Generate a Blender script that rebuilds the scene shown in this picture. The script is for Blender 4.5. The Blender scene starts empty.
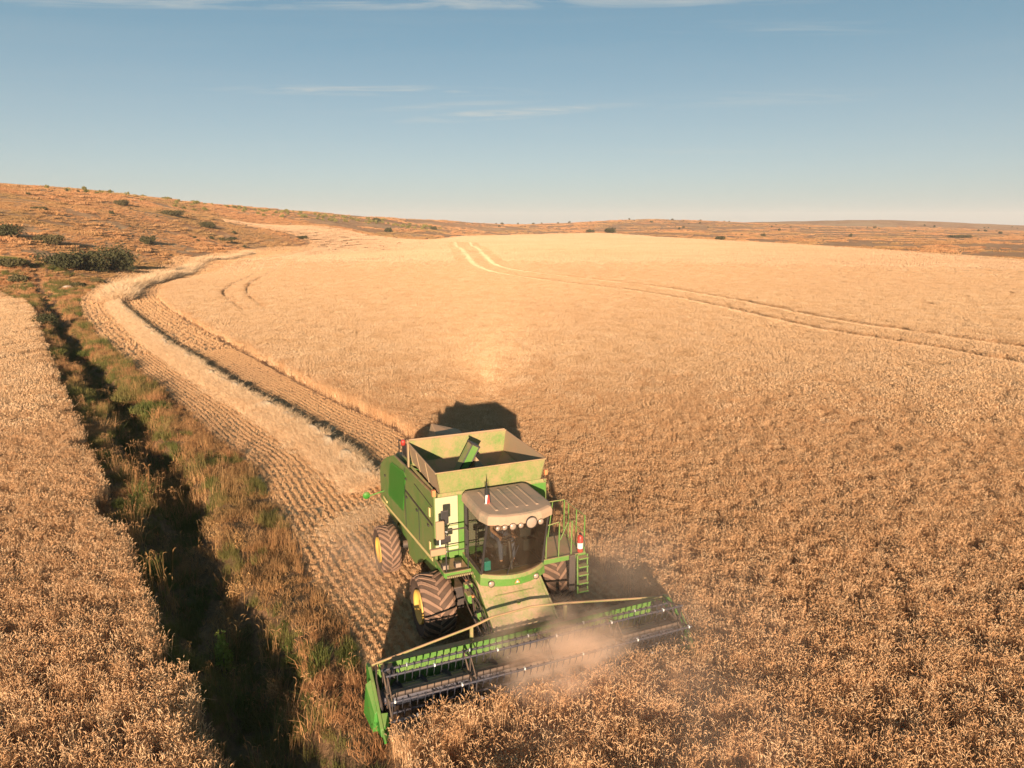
import bpy, bmesh, math, random
import numpy as np
from mathutils import Vector, Matrix, Euler
R = math.radians
random.seed(7); rng = np.random.default_rng(11)
scene = bpy.context.scene
col = scene.collection

# ------------------------------------------------------------ camera
CAM_H = 10.1
cd = bpy.data.cameras.new('camera'); cam = bpy.data.objects.new('camera', cd); col.objects.link(cam)
cam.location = (0, 0, CAM_H); cam.rotation_euler = (R(90 - 12.8), 0, 0)
cd.sensor_width = 36; cd.lens = 705 / 1024 * 36; cd.clip_start = .1; cd.clip_end = 12000
scene.camera = cam

# ------------------------------------------------------------ light: low sun behind the camera, slightly to its right
SUN_EL, SUN_AZ = 11.7, 2.0
sd = bpy.data.lights.new('sun', 'SUN'); sun = bpy.data.objects.new('sun', sd); col.objects.link(sun)
sd.energy = 5.0; sd.angle = R(.5); sd.color = (1.0, .79, .60)
tosun = Vector((math.sin(R(SUN_AZ)) * math.cos(R(SUN_EL)), -math.cos(R(SUN_AZ)) * math.cos(R(SUN_EL)), math.sin(R(SUN_EL))))
sun.rotation_euler = tosun.to_track_quat('Z', 'Y').to_euler()
sun.location = (20, -60, 60)
w = bpy.data.worlds.new('World'); scene.world = w; w.use_nodes = True
nt = w.node_tree; nt.nodes.clear()
def wn(t, **k):
    n = nt.nodes.new(t)
    for a, b in k.items(): setattr(n, a, b)
    return n
wo = wn('ShaderNodeOutputWorld'); bg = wn('ShaderNodeBackground')
sky = wn('ShaderNodeTexSky', sky_type='NISHITA', sun_disc=False, sun_elevation=R(SUN_EL), sun_rotation=R(180 - SUN_AZ))
sky.altitude = 900; sky.air_density = 1.0; sky.dust_density = 1.3; sky.ozone_density = 2.0
bg.inputs[1].default_value = .064
# thin cirrus: stretched noise on the sky direction, projected on a high layer
tc = wn('ShaderNodeTexCoord'); sx = wn('ShaderNodeSeparateXYZ'); nt.links.new(tc.outputs['Generated'], sx.inputs[0])
def wm(op, a, b=None, clamp=False):
    n = wn('ShaderNodeMath', operation=op); n.use_clamp = clamp
    for i, v in enumerate((a, b)):
        if v is None: continue
        if isinstance(v, (int, float)): n.inputs[i].default_value = v
        else: nt.links.new(v, n.inputs[i])
    return n.outputs[0]
elev = wm('MAXIMUM', sx.outputs[2], .02)
px = wm('DIVIDE', sx.outputs[0], elev); py = wm('DIVIDE', sx.outputs[1], elev)
cx = wn('ShaderNodeCombineXYZ'); nt.links.new(wm('MULTIPLY', px, .35), cx.inputs[0]); nt.links.new(wm('MULTIPLY', py, 1.1), cx.inputs[1])
n1 = wn('ShaderNodeTexNoise'); n1.inputs['Scale'].default_value = .9; n1.inputs['Detail'].default_value = 7; n1.inputs['Roughness'].default_value = .6
n1.inputs['Distortion'].default_value = .6
nt.links.new(cx.outputs[0], n1.inputs['Vector'])
cirr = wn('ShaderNodeMapRange'); cirr.inputs[1].default_value = .50; cirr.inputs[2].default_value = .78; cirr.inputs[4].default_value = .30
nt.links.new(n1.outputs['Fac'], cirr.inputs[0])
up = wn('ShaderNodeMapRange'); up.inputs[1].default_value = .05; up.inputs[2].default_value = .3
nt.links.new(sx.outputs[2], up.inputs[0])
def wisp(xc, yc, hw, hh, slope, amp):
    # one long thin streak on the high cloud layer (units: metres over cloud height)
    t = wm('DIVIDE', wm('SUBTRACT', px, xc), hw)
    dy = wm('DIVIDE', wm('SUBTRACT', wm('SUBTRACT', py, yc), wm('MULTIPLY', t, slope)), hh)
    r2 = wm('ADD', wm('MULTIPLY', t, t), wm('MULTIPLY', dy, dy))
    return wm('MULTIPLY', wm('SUBTRACT', 1.0, r2, True), amp)
WISPS = [(-1.0, 5.8, 1.5, .26, .06, 1.5), (-.11, 7.0, 1.15, .42, -.57, 1.7), (-.5, 6.5, .9, .25, -.3, .8), (-.66, 3.56, 2.2, .15, 0, 1.9), (1.9, 6.2, 1.3, .5, -.2, .6), (1.5, 4.0, .9, .2, 0, .6), (2.6, 10.5, 2.0, .5, 0, .5)]
tot = None
for wsp in WISPS:
    o = wisp(*wsp); tot = o if tot is None else wm('ADD', tot, o)
fine = wn('ShaderNodeTexNoise'); fine.inputs['Scale'].default_value = 3.0; fine.inputs['Detail'].default_value = 8; fine.inputs['Roughness'].default_value = .65; fine.inputs['Distortion'].default_value = 1.0
nt.links.new(cx.outputs[0], fine.inputs['Vector'])
fr = wn('ShaderNodeMapRange'); fr.inputs[1].default_value = .43; fr.inputs[2].default_value = .72; nt.links.new(fine.outputs['Fac'], fr.inputs[0])
cl = wm('ADD', wm('MULTIPLY', wm('MULTIPLY', tot, fr.outputs[0]), .42), wm('MULTIPLY', wm('MULTIPLY', cirr.outputs[0], up.outputs[0]), .35), True)
tint = wn('ShaderNodeMix', data_type='RGBA', blend_type='MULTIPLY'); tint.inputs[0].default_value = 1
# lighter, greyer air low over the horizon
hz_c = wn('ShaderNodeValToRGB'); hz_e = hz_c.color_ramp.elements
for _ in range(2): hz_e.new(.5)
for e_, (p_, c_) in zip(hz_e, ((0, (.76, .80, .80)), (.07, (.65, .75, .80)), (.22, (.31, .51, .63)), (.42, (.12, .31, .45)))): e_.position = p_; e_.color = (*c_, 1)
nt.links.new(wm('MAXIMUM', sx.outputs[2], 0.0), hz_c.inputs[0])
hsc = wn('ShaderNodeVectorMath', operation='SCALE'); hsc.inputs['Scale'].default_value = 5.1; nt.links.new(hz_c.outputs[0], hsc.inputs[0])
hmx = wn('ShaderNodeMix', data_type='RGBA'); hmx.inputs[0].default_value = .75; nt.links.new(sky.outputs[0], hmx.inputs[6]); nt.links.new(hsc.outputs[0], hmx.inputs[7])
nt.links.new(hmx.outputs[2], tint.inputs[6]); tint.inputs[7].default_value = (.94, .99, .99, 1)
mx = wn('ShaderNodeMix', data_type='RGBA'); nt.links.new(cl, mx.inputs[0]); nt.links.new(tint.outputs[2], mx.inputs[6]); mx.inputs[7].default_value = (5.2, 5.0, 4.4, 1)
nt.links.new(mx.outputs[2], bg.inputs[0]); nt.links.new(bg.outputs[0], wo.inputs[0])
scene.view_settings.view_transform = 'Standard'; scene.view_settings.look = 'None'
scene.view_settings.exposure = 1.1; scene.view_settings.gamma = 1
scene.render.engine = 'CYCLES'; scene.cycles.volume_bounces = 3
scene.render.resolution_x = 1024; scene.render.resolution_y = 768

# ------------------------------------------------------------ helpers
def tag(o, label=None, cat=None, group=None, kind=None):
    if label: o['label'] = label
    if cat: o['category'] = cat
    if group: o['group'] = group
    if kind: o['kind'] = kind
    return o
def empty(name, loc=(0, 0, 0), rz=0):
    o = bpy.data.objects.new(name, None); col.objects.link(o); o.location = loc; o.rotation_euler = (0, 0, rz); o.empty_display_size = .3
    return o
class MB:
    """collects shapes, builds ONE mesh object"""
    def __init__(s): s.v = []; s.f = []; s.m = []; s.sm = []
    def add(s, vs, fs, mi=0, smooth=False):
        b = len(s.v); s.v += [tuple(v) for v in vs]
        for f in fs: s.f.append(tuple(i + b for i in f)); s.m.append(mi); s.sm.append(smooth)
        return s
    def box(s, c, d, mi=0, rot=None):
        m = Euler(rot).to_matrix() if rot else Matrix.Identity(3)
        c = Vector(c); vs = []
        for x in (-.5, .5):
            for y in (-.5, .5):
                for z in (-.5, .5): vs.append(c + m @ Vector((x * d[0], y * d[1], z * d[2])))
        return s.add(vs, [(0, 1, 3, 2), (4, 6, 7, 5), (0, 4, 5, 1), (2, 3, 7, 6), (0, 2, 6, 4), (1, 5, 7, 3)], mi)
    def hexa(s, bot, top, mi=0):
        """two quads (4 pts each, same order) joined"""
        return s.add(list(bot) + list(top), [(3, 2, 1, 0), (4, 5, 6, 7)] + [(i, (i + 1) % 4, 4 + (i + 1) % 4, 4 + i) for i in range(4)], mi)
    def prism(s, pts, a, b, axis='y', mi=0):
        """polygon pts in the plane across axis, extruded from a to b"""
        n = len(pts)
        def P(p, t):
            return (p[0], t, p[1]) if axis == 'y' else ((t, p[0], p[1]) if axis == 'x' else (p[0], p[1], t))
        vs = [P(p, a) for p in pts] + [P(p, b) for p in pts]
        return s.add(vs, [tuple(range(n - 1, -1, -1)), tuple(range(n, 2 * n))] + [(i, (i + 1) % n, n + (i + 1) % n, n + i) for i in range(n)], mi)
    def tube(s, path, r, mi=0, n=8, cap=True):
        path = [Vector(p) for p in path]; rings = []
        rr = r if isinstance(r, (list, tuple)) else [r] * len(path)
        for i, p in enumerate(path):
            a = path[max(i - 1, 0)]; b = path[min(i + 1, len(path) - 1)]
            t = (b - a).normalized(); u = t.orthogonal().normalized()
            if i and abs(t.dot(pu)) < .99: u = (pu - t * t.dot(pu)).normalized()
            pu = u; v = t.cross(u)
            rings.append([p + (u * math.cos(k * 2 * math.pi / n) + v * math.sin(k * 2 * math.pi / n)) * rr[i] for k in range(n)])
        vs = [q for g in rings for q in g]; fs = []
        for i in range(len(path) - 1):
            for k in range(n): fs.append((i * n + k, i * n + (k + 1) % n, (i + 1) * n + (k + 1) % n, (i + 1) * n + k))
        s.add(vs, fs, mi, True)
        if cap:
            s.add(rings[0], [tuple(range(n - 1, -1, -1))], mi); s.add(rings[-1], [tuple(range(n))], mi)
        return s
    def lathe(s, prof, c, axis='y', n=32, mi=0, smooth=True):
        """prof: (radius, offset along axis)"""
        c = Vector(c); vs = []; fs = []
        for r_, o in prof:
            for k in range(n):
                a = 2 * math.pi * k / n; x, z = r_ * math.cos(a), r_ * math.sin(a)
                vs.append(c + (Vector((x, o, z)) if axis == 'y' else (Vector((o, x, z)) if axis == 'x' else Vector((x, z, o)))))
        for i in range(len(prof) - 1):
            for k in range(n): fs.append((i * n + k, i * n + (k + 1) % n, (i + 1) * n + (k + 1) % n, (i + 1) * n + k))
        return s.add(vs, fs, mi, smooth)
    def build(s, name, mats, parent=None, bevel=0):
        me = bpy.data.meshes.new(name); me.from_pydata(s.v, [], s.f)
        if not isinstance(mats, (list, tuple)): mats = [mats]
        for m in mats: me.materials.append(m)
        me.polygons.foreach_set('material_index', s.m); me.polygons.foreach_set('use_smooth', s.sm)
        bm = bmesh.new(); bm.from_mesh(me); bmesh.ops.recalc_face_normals(bm, faces=bm.faces); bm.to_mesh(me); bm.free()
        me.update()
        o = bpy.data.objects.new(name, me); col.objects.link(o)
        if parent: o.parent = parent
        if bevel:
            b = o.modifiers.new('bevel', 'BEVEL'); b.width = bevel; b.segments = 2; b.limit_method = 'ANGLE'; b.angle_limit = R(40)
        return o
def arrmesh(name, V, F, mat, smooth=False):
    """fast mesh from numpy: V (n,3), F (m,k)"""
    me = bpy.data.meshes.new(name); F = np.asarray(F, np.int32); V = np.asarray(V, np.float32)
    k = F.shape[1]
    me.vertices.add(len(V)); me.vertices.foreach_set('co', V.ravel())
    me.loops.add(F.size); me.loops.foreach_set('vertex_index', F.ravel())
    me.polygons.add(len(F)); me.polygons.foreach_set('loop_start', np.arange(0, F.size, k, dtype=np.int32)); me.polygons.foreach_set('loop_total', np.full(len(F), k, np.int32))
    if smooth: me.polygons.foreach_set('use_smooth', np.ones(len(F), bool))
    me.materials.append(mat); me.update(calc_edges=True)
    return me

# ------------------------------------------------------------ materials
def newmat(name):
    m = bpy.data.materials.new(name); m.use_nodes = True
    return m, m.node_tree, m.node_tree.nodes['Principled BSDF']
def nnode(t, typ, **k):
    n = t.nodes.new(typ)
    for a, b in k.items(): setattr(n, a, b)
    return n
def noise(t, scale, detail=4, rough=.55, coord='Object', stretch=None):
    c = nnode(t, 'ShaderNodeTexCoord'); n = nnode(t, 'ShaderNodeTexNoise')
    n.inputs['Scale'].default_value = scale; n.inputs['Detail'].default_value = detail; n.inputs['Roughness'].default_value = rough
    src = c.outputs[coord]
    if coord == 'World':
        pass
    if stretch:
        mp = nnode(t, 'ShaderNodeMapping'); mp.inputs['Scale'].default_value = stretch; t.links.new(src, mp.inputs[0]); src = mp.outputs[0]
    t.links.new(src, n.inputs['Vector'])
    return n.outputs['Fac']
def ramp(t, fac, stops):
    r = nnode(t, 'ShaderNodeValToRGB'); t.links.new(fac, r.inputs[0])
    e = r.color_ramp.elements
    while len(e) < len(stops): e.new(.5)
    for i, (p, c) in enumerate(stops): e[i].position = p; e[i].color = (*c, 1) if len(c) == 3 else c
    return r.outputs[0]
def math_(t, op, a, b=None, clamp=False):
    n = nnode(t, 'ShaderNodeMath', operation=op); n.use_clamp = clamp
    for i, v in enumerate((a, b)):
        if v is None: continue
        if isinstance(v, (int, float)): n.inputs[i].default_value = v
        else: t.links.new(v, n.inputs[i])
    return n.outputs[0]
def mix(t, fac, a, b):
    n = nnode(t, 'ShaderNodeMix', data_type='RGBA')
    for i, v in ((0, fac), (6, a), (7, b)):
        if isinstance(v, (int, float)): n.inputs[i].default_value = v
        elif isinstance(v, tuple): n.inputs[i].default_value = (*v, 1) if len(v) == 3 else v
        else: t.links.new(v, n.inputs[i])
    return n.outputs[2]
DUST = (.40, .235, .125)
def dusty(name, base, rough=.45, dust=.35, top=.8, metal=0, scale=2.2, dustcol=DUST, spec=.5, con=1.6):
    """paint with field dust lying on it: a thin film everywhere, thick on what faces up"""
    m, t, p = newmat(name)
    n1 = noise(t, scale, 6, .6); n2 = noise(t, scale * 9, 5, .7)
    g = nnode(t, 'ShaderNodeNewGeometry'); s = nnode(t, 'ShaderNodeSeparateXYZ'); t.links.new(g.outputs['Normal'], s.inputs[0])
    upf = math_(t, 'MULTIPLY', math_(t, 'MAXIMUM', s.outputs[2], 0.0), top)
    nn = math_(t, 'ADD', math_(t, 'MULTIPLY', n1, 1.1), math_(t, 'MULTIPLY', n2, .7))
    f = math_(t, 'MULTIPLY', math_(t, 'ADD', upf, dust), math_(t, 'ADD', math_(t, 'MULTIPLY', math_(t, 'SUBTRACT', nn, .9), con), 1.0), True)
    t.links.new(mix(t, f, base, dustcol), p.inputs['Base Color'])
    t.links.new(math_(t, 'ADD', math_(t, 'MULTIPLY', f, .9 - rough), rough), p.inputs['Roughness'])
    p.inputs['Metallic'].default_value = metal; p.inputs['Specular IOR Level'].default_value = spec
    bmp = nnode(t, 'ShaderNodeBump'); bmp.inputs['Strength'].default_value = .15; bmp.inputs['Distance'].default_value = .01
    t.links.new(n2, bmp.inputs['Height']); t.links.new(bmp.outputs[0], p.inputs['Normal'])
    return m
def plain(name, c, rough=.6, metal=0, emit=None):
    m, t, p = newmat(name)
    n = noise(t, 12, 4)
    t.links.new(mix(t, n, tuple(x * .8 for x in c), tuple(min(1, x * 1.2) for x in c)), p.inputs['Base Color'])
    p.inputs['Roughness'].default_value = rough; p.inputs['Metallic'].default_value = metal
    return m
GREEN = (.045, .215, .024)
M = {}
M['green'] = dusty('green_paint', GREEN, .4, .18, .75, spec=.35, con=2.2)
M['green_side'] = dusty('green_paint_side', (.055, .19, .028), .4, .30, .6, spec=.3, con=2.8)
M['green_clean'] = dusty('green_paint_clean', (.022, .21, .02), .4, .06, .3, spec=.3)
M['tankgreen'] = dusty('tank_paint', (.075, .215, .035), .5, .50, .6, spec=.25, con=2.6)
M['pale'] = dusty('pale_panel', (.46, .46, .26), .55, .18, .4)
M['roof'] = dusty('cab_roof_dust', (.20, .20, .13), .7, .70, .4, scale=2.5, dustcol=(.42, .27, .165), con=2.6)
M['dustplate'] = dusty('dust_covered_plate', (.28, .23, .13), .7, .55, .6, scale=3)
M['feeder'] = dusty('feeder_paint', (.16, .27, .05), .6, .16, .62, scale=1.9, dustcol=(.50, .32, .19), con=3.6)
M['yellow'] = dusty('yellow_rim', (.72, .42, .05), .45, .28, .2)
M['stripe'] = dusty('pale_stripe', (.75, .58, .22), .5, .2, .2)
M['rubber'] = dusty('tyre_rubber', (.055, .038, .030), .85, .25, .3, dustcol=(.20, .12, .075), spec=.2)
M['lug'] = dusty('tyre_lug', (.16, .095, .065), .85, .45, .3, dustcol=(.36, .21, .13), spec=.2)
M['black'] = dusty('black_metal', (.016, .018, .02), .5, .05, .18)
M['dark'] = dusty('dark_metal', (.035, .04, .045), .5, .15, .35, metal=.3)
M['steel'] = dusty('worn_steel', (.055, .07, .10), .4, .06, .22, metal=.5)
M['lamp'] = plain('lamp_lens', (.34, .25, .18), .3)
M['red'] = plain('red_paint', (.42, .045, .03), .4)
M['white'] = plain('white_paint', (.75, .73, .66), .5)
M['teal'] = plain('teal_plastic', (.02, .30, .25), .4)
M['seat'] = plain('seat_cloth', (.05, .05, .045), .9)
M['interior'] = plain('cab_lining', (.04, .036, .03), .8)
M['orange'] = plain('orange_plastic', (.62, .22, .08), .5)
M['fabric_black'] = plain('flag_black', (.02, .02, .02), .8)
M['skin'] = plain('skin', (.45, .22, .13), .55)
M['shirt'] = plain('shirt_cloth', (.60, .50, .36), .9)
M['shoe'] = plain('shoe_leather', (.03, .022, .018), .6)
M['trousers'] = plain('trouser_cloth', (.09, .10, .14), .9)
M['hair'] = plain('hair', (.03, .02, .015), .8)
def glass():
    m, t, p = newmat('cab_glass')
    t.nodes.remove(p); out = t.nodes['Material Output']
    tr = nnode(t, 'ShaderNodeBsdfTransparent'); tr.inputs[0].default_value = (.62, .64, .58, 1)
    gl = nnode(t, 'ShaderNodeBsdfGlossy'); gl.inputs['Roughness'].default_value = .04
    df = nnode(t, 'ShaderNodeBsdfDiffuse'); df.inputs[0].default_value = (.40, .27, .17, 1)
    fr = nnode(t, 'ShaderNodeFresnel'); fr.inputs[0].default_value = 1.5
    a = nnode(t, 'ShaderNodeMixShader'); b = nnode(t, 'ShaderNodeMixShader')
    t.links.new(fr.outputs[0], a.inputs[0]); t.links.new(tr.outputs[0], a.inputs[1]); t.links.new(gl.outputs[0], a.inputs[2])
    n = noise(t, 3, 5); t.links.new(math_(t, 'MULTIPLY', n, .10), b.inputs[0])
    t.links.new(a.outputs[0], b.inputs[1]); t.links.new(df.outputs[0], b.inputs[2]); t.links.new(b.outputs[0], out.inputs[0])
    return m
M['glass'] = glass()
def plantmat(name, cols, trans=.25, patch=.02, patchcol=None, patchamt=.5, rough=.75):
    """colour varies from plant to plant and in wide patches over the ground"""
    m, t, p = newmat(name)
    oi = nnode(t, 'ShaderNodeObjectInfo')
    g = nnode(t, 'ShaderNodeNewGeometry')
    nz = nnode(t, 'ShaderNodeTexNoise'); nz.inputs['Scale'].default_value = 9; nz.inputs['Detail'].default_value = 2; t.links.new(g.outputs['Position'], nz.inputs['Vector'])
    f = math_(t, 'ADD', math_(t, 'MULTIPLY', oi.outputs['Random'], .55), math_(t, 'MULTIPLY', nz.outputs['Fac'], .6), True)
    c = ramp(t, f, [(i / (len(cols) - 1) * .8 + .12, k) for i, k in enumerate(cols)])
    if patchcol:
        pn = nnode(t, 'ShaderNodeTexNoise'); pn.inputs['Scale'].default_value = patch; pn.inputs['Detail'].default_value = 5; t.links.new(g.outputs['Position'], pn.inputs['Vector'])
        mr = nnode(t, 'ShaderNodeMapRange'); mr.inputs[1].default_value = .42; mr.inputs[2].default_value = .68; mr.inputs[4].default_value = patchamt
        t.links.new(pn.outputs['Fac'], mr.inputs[0]); c = mix(t, mr.outputs[0], c, patchcol)
    t.links.new(c, p.inputs['Base Color']); p.inputs['Roughness'].default_value = rough; p.inputs['Specular IOR Level'].default_value = .15
    if trans:
        out = t.nodes['Material Output']; tl = nnode(t, 'ShaderNodeBsdfTranslucent'); t.links.new(c, tl.inputs[0])
        ms = nnode(t, 'ShaderNodeMixShader'); ms.inputs[0].default_value = trans
        t.links.new(p.outputs[0], ms.inputs[1]); t.links.new(tl.outputs[0], ms.inputs[2]); t.links.new(ms.outputs[0], out.inputs[0])
    return m
M['wheat'] = plantmat('ripe_wheat', [(.46, .235, .10), (.64, .355, .165), (.76, .465, .235), (.84, .57, .32)], .15, .03, (.66, .37, .19), .35)
M['wheatmid'] = plantmat('ripe_wheat_ears', [(.62, .36, .17), (.76, .48, .25), (.84, .58, .34)], .12, .02, (.70, .42, .22), .4)
M['wheatfar'] = plantmat('ripe_wheat_canopy', [(.50, .315, .175), (.58, .375, .215), (.64, .425, .25)], .1, .012, (.54, .325, .17), .6)
M['straw'] = plantmat('cut_straw', [(.60, .38, .20), (.74, .50, .28), (.84, .61, .37)], .1)
M['pressed'] = plantmat('flattened_wheat_straw', [(.66, .43, .23), (.76, .52, .30), (.84, .61, .38)], .1)
M['stub'] = plantmat('stubble_straw', [(.46, .25, .12), (.62, .37, .18), (.74, .48, .25)], .1, .08, (.45, .27, .15), .5)
M['dry'] = plantmat('dry_grass', [(.30, .13, .055), (.46, .22, .09), (.56, .31, .14)], .2, .15, (.20, .17, .05), .5)
M['grn'] = plantmat('green_grass', [(.07, .085, .02), (.13, .14, .035), (.22, .19, .055)], .25, .3, (.30, .19, .07), .6)
M['brush'] = plantmat('hill_brush', [(.40, .175, .070), (.50, .24, .100), (.59, .32, .15)], .1, .02, (.26, .19, .07), .7)
M['leaf'] = plantmat('shrub_leaf', [(.040, .042, .018), (.075, .070, .028), (.14, .105, .045)], .15)
M['leafy'] = plantmat('yellow_green_leaf', [(.16, .19, .03), (.25, .27, .05), (.34, .32, .08)], .3)
M['bark'] = plain('bark', (.12, .08, .05), .9)
M['stone'] = plain('pale_stone', (.45, .36, .27), .9)

# ------------------------------------------------------------ plan of the place (metres)
STUB_L = [ (-1.50,10.93), (-2.31,12.65), (-2.93,13.77), (-4.03,15.70), (-5.49,18.15), (-6.63,20.32), (-8.58,23.87), (-11.25,28.75), (-14.23,32.34), (-18.19,37.93), (-23.56,44.75), (-30.26,53.51), (-38.85,65.06), (-50.75,82.63), (-61.15,100.04), (-68.37,116.24), (-82.13,153.15), (-97.60,216.83), (-105.70,289.39), (-104.77,378.35) ]
CROP_L = [ (-6.06,34.20), (-9.39,38.36), (-13.84,44.46), (-21.98,56.13), (-30.44,68.23), (-41.95,85.62), (-49.57,98.66), (-56.01,114.39), (-62.93,141.23), (-77.88,204.72), (-93.40,295.18), (-101.02,388.28) ]
SWATH = [ (-5.56,25.63), (-7.70,29.14), (-10.30,32.83), (-13.80,37.29), (-17.68,42.23), (-23.13,49.64), (-30.77,60.02), (-41.36,75.57), (-51.94,92.28), (-59.67,109.18), (-67.02,133.43), (-74.47,159.88), (-84.66,193.87), (-96.32,263.50) ]
DITCH = [ (-3.55,10.70), (-4.35,11.80), (-5.45,13.27), (-6.75,15.28), (-8.09,17.61), (-10.00,20.66), (-12.45,24.82), (-16.35,30.81), (-22.54,39.50), (-28.95,47.90), (-37.35,59.50), (-48.68,75.57), (-62.01,94.74), (-73.25,110.87), (-88.87,131.01) ]
LCROP = [ (-4.71,10.70), (-5.46,11.47), (-6.97,13.60), (-9.97,17.61), (-14.37,23.87), (-19.33,30.81), (-26.10,40.21), (-38.09,57.05), (-54.07,79.84), (-67.10,97.32), (-78.95,109.18) ]
TRACK1 = [ (-66.48,193.87), (-50.65,138.53), (-44.14,110.87), (-40.91,100.04), (-34.21,86.67), (-30.00,78.95) ]
TRACK2 = [ (-60.81,188.86), (-48.44,141.23), (-43.31,118.15), (-38.03,101.46), (-31.25,86.67), (-28.26,80.75) ]
TRACK3 = [ (-30.79,388.28), (-13.94,216.83), (-6.02,153.15), (4.90,124.25), (18.37,101.46), (24.43,82.63), (28.44,64.46), (32.71,55.67), (36.34,45.65) ]
TRACK4 = [ (-22.69,388.28), (-8.49,216.83), (-2.24,159.88), (9.01,133.43), (21.60,110.87), (28.16,91.10), (32.55,71.72), (36.95,61.61), (41.38,52.29) ]
FARB = [ (-99,357), (-106,360), (-114,362), (-126,364), (-144,363), (-164,408), (-147,425), (-112,431), (-99,429), (-82,417), (-70,447), (-51,447), (-27,613), (8,699), (49,734), (101,566), (125,434), (141,351), (143,264), (139,194), (135,163) ]
CTL = [ (-80,111,0.0), (-71,111,0.0), (-72,124,0.0), (-82,153,-0.0), (-91,184,0.0), (-98,217,0.0), (-106,289,0.0), (-104,335,0.0), (-70,447,0.0), (-51,447,0.0), (-27,613,0.0), (49,734,0.0), (125,434,0.0), (139,194,0.0), (-99,359,0.5), (-106,361,3.2), (-114,362,5.6), (-126,364,7.6), (-144,363,11.0), (-164,408,12.5), (-147,425,9.4), (-112,431,8.0), (-99,429,5.9), (-83,422,3.1), (-86,147,2.5), (-88,134,3.1), (-84,118,4.0), (-110,155,6.7), (-112,178,6.2), (-103,189,4.7), (-150,212,14.0), (-200,287,26.8), (-205,332,27.7), (-206,366,27.6), (-143,252,13.1), (-204,412,26.5), (-205,478,25.4), (-132,270,7.9), (-119,275,4.1), (-116,319,4.0), (-158,367,14.5), (-174,595,21.2), (-129,708,15.7), (-84,846,13.3), (-122,546,11.4), (-76,595,5.1), (-18,1100,8.4), (-54,748,2.8), (200,1132,17.5), (327,1258,9.5), (108,1145,12.0), (503,1307,4.5), (651,1352,17.0), (778,1283,11.0), (868,1223,1.6), (60,898,5.0), (114,640,3.0), (180,624,0.7), (213,453,0.2), (244,342,-0.7), (474,881,2.8), (521,734,-1.0), (-267,297,33.3), (-334,302,31.7), (-175,192,16.2), (-135,119,7.5), (-104,111,0.0) ]
def P2(x, y):
    """combine coordinates -> ground"""
    c, s = math.cos(YAW), math.sin(YAW)
    return (CX + c * x - s * y, CY + s * x + c * y)
YAW = R(-67.6); CX, CY = -.51, 16.66
STUB_L[-1] = (-99.5, 357); CROP_L = CROP_L[:-1] + [(-98.5, 355)]
CROP_R = [P2(3.5, -3.65), (-2.15, 11.1), (-1.2, 8.5), (-.5, 6), (28, 6), (150, 150)] + FARB[::-1] + CROP_L[::-1] + [(-3.6, 30), P2(-7, 3.55), P2(-3, 3.75), P2(3.5, 3.75)]
LC_POLY = LCROP + [(-95, 106), (-60, 60), (-25, 20), (-14, 9), (-4, 8)]
STUB_POLY = STUB_L + CROP_L[::-1] + [(-3.6, 30), P2(-7, 3.55), P2(-3, 3.75), P2(3.5, 3.75), P2(3.5, -3.65)]
def inpoly(X, Y, poly):
    r = np.zeros(X.shape, bool); n = len(poly)
    for i in range(n):
        x1, y1 = poly[i]; x2, y2 = poly[(i + 1) % n]
        if y1 == y2: continue
        c = ((y1 > Y) != (y2 > Y)) & (X < (x2 - x1) * (Y - y1) / (y2 - y1) + x1); r ^= c
    return r
def pdist(X, Y, line, want=False):
    best = np.full(X.shape, 1e9); bx = np.zeros(X.shape); by = np.zeros(X.shape); arc = np.zeros(X.shape); L = 0
    for (x1, y1), (x2, y2) in zip(line[:-1], line[1:]):
        dx, dy = x2 - x1, y2 - y1; l2 = dx * dx + dy * dy
        t = np.clip(((X - x1) * dx + (Y - y1) * dy) / l2, 0, 1); qx = x1 + t * dx; qy = y1 + t * dy
        d = np.hypot(X - qx, Y - qy); k = d < best
        best[k] = d[k]
        if want: bx[k] = qx[k]; by[k] = qy[k]; arc[k] = (L + t * math.sqrt(l2))[k]
        L += math.sqrt(l2)
    return (best, bx, by, arc) if want else best
def smooth_line(pts, n=6):
    p = np.array([pts[0]] + list(pts) + [pts[-1]], float); out = []
    for i in range(1, len(p) - 2):
        for k in range(n):
            t = k / n; a, b, c, d = p[i - 1], p[i], p[i + 1], p[i + 2]
            out.append(tuple(.5 * ((2 * b) + (c - a) * t + (2 * a - 5 * b + 4 * c - d) * t * t + (3 * b - a - 3 * c + d) * t ** 3)))
    out.append(tuple(p[-2])); return out
# value noise on the plan
_tab = rng.random((256, 256))
def vn(X, Y, s):
    x = X / s + 1000; y = Y / s + 1000; xi = np.floor(x).astype(int); yi = np.floor(y).astype(int); fx = x - xi; fy = y - yi
    fx = fx * fx * (3 - 2 * fx); fy = fy * fy * (3 - 2 * fy)
    g = lambda a, b: _tab[a % 256, b % 256]
    return (g(xi, yi) * (1 - fx) + g(xi + 1, yi) * fx) * (1 - fy) + (g(xi, yi + 1) * (1 - fx) + g(xi + 1, yi + 1) * fx) * fy
def fbm(X, Y, s, o=4): return sum(vn(X, Y + 37 * k, s / 2 ** k) / 2 ** k for k in range(o)) / sum(.5 ** k for k in range(o))
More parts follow.
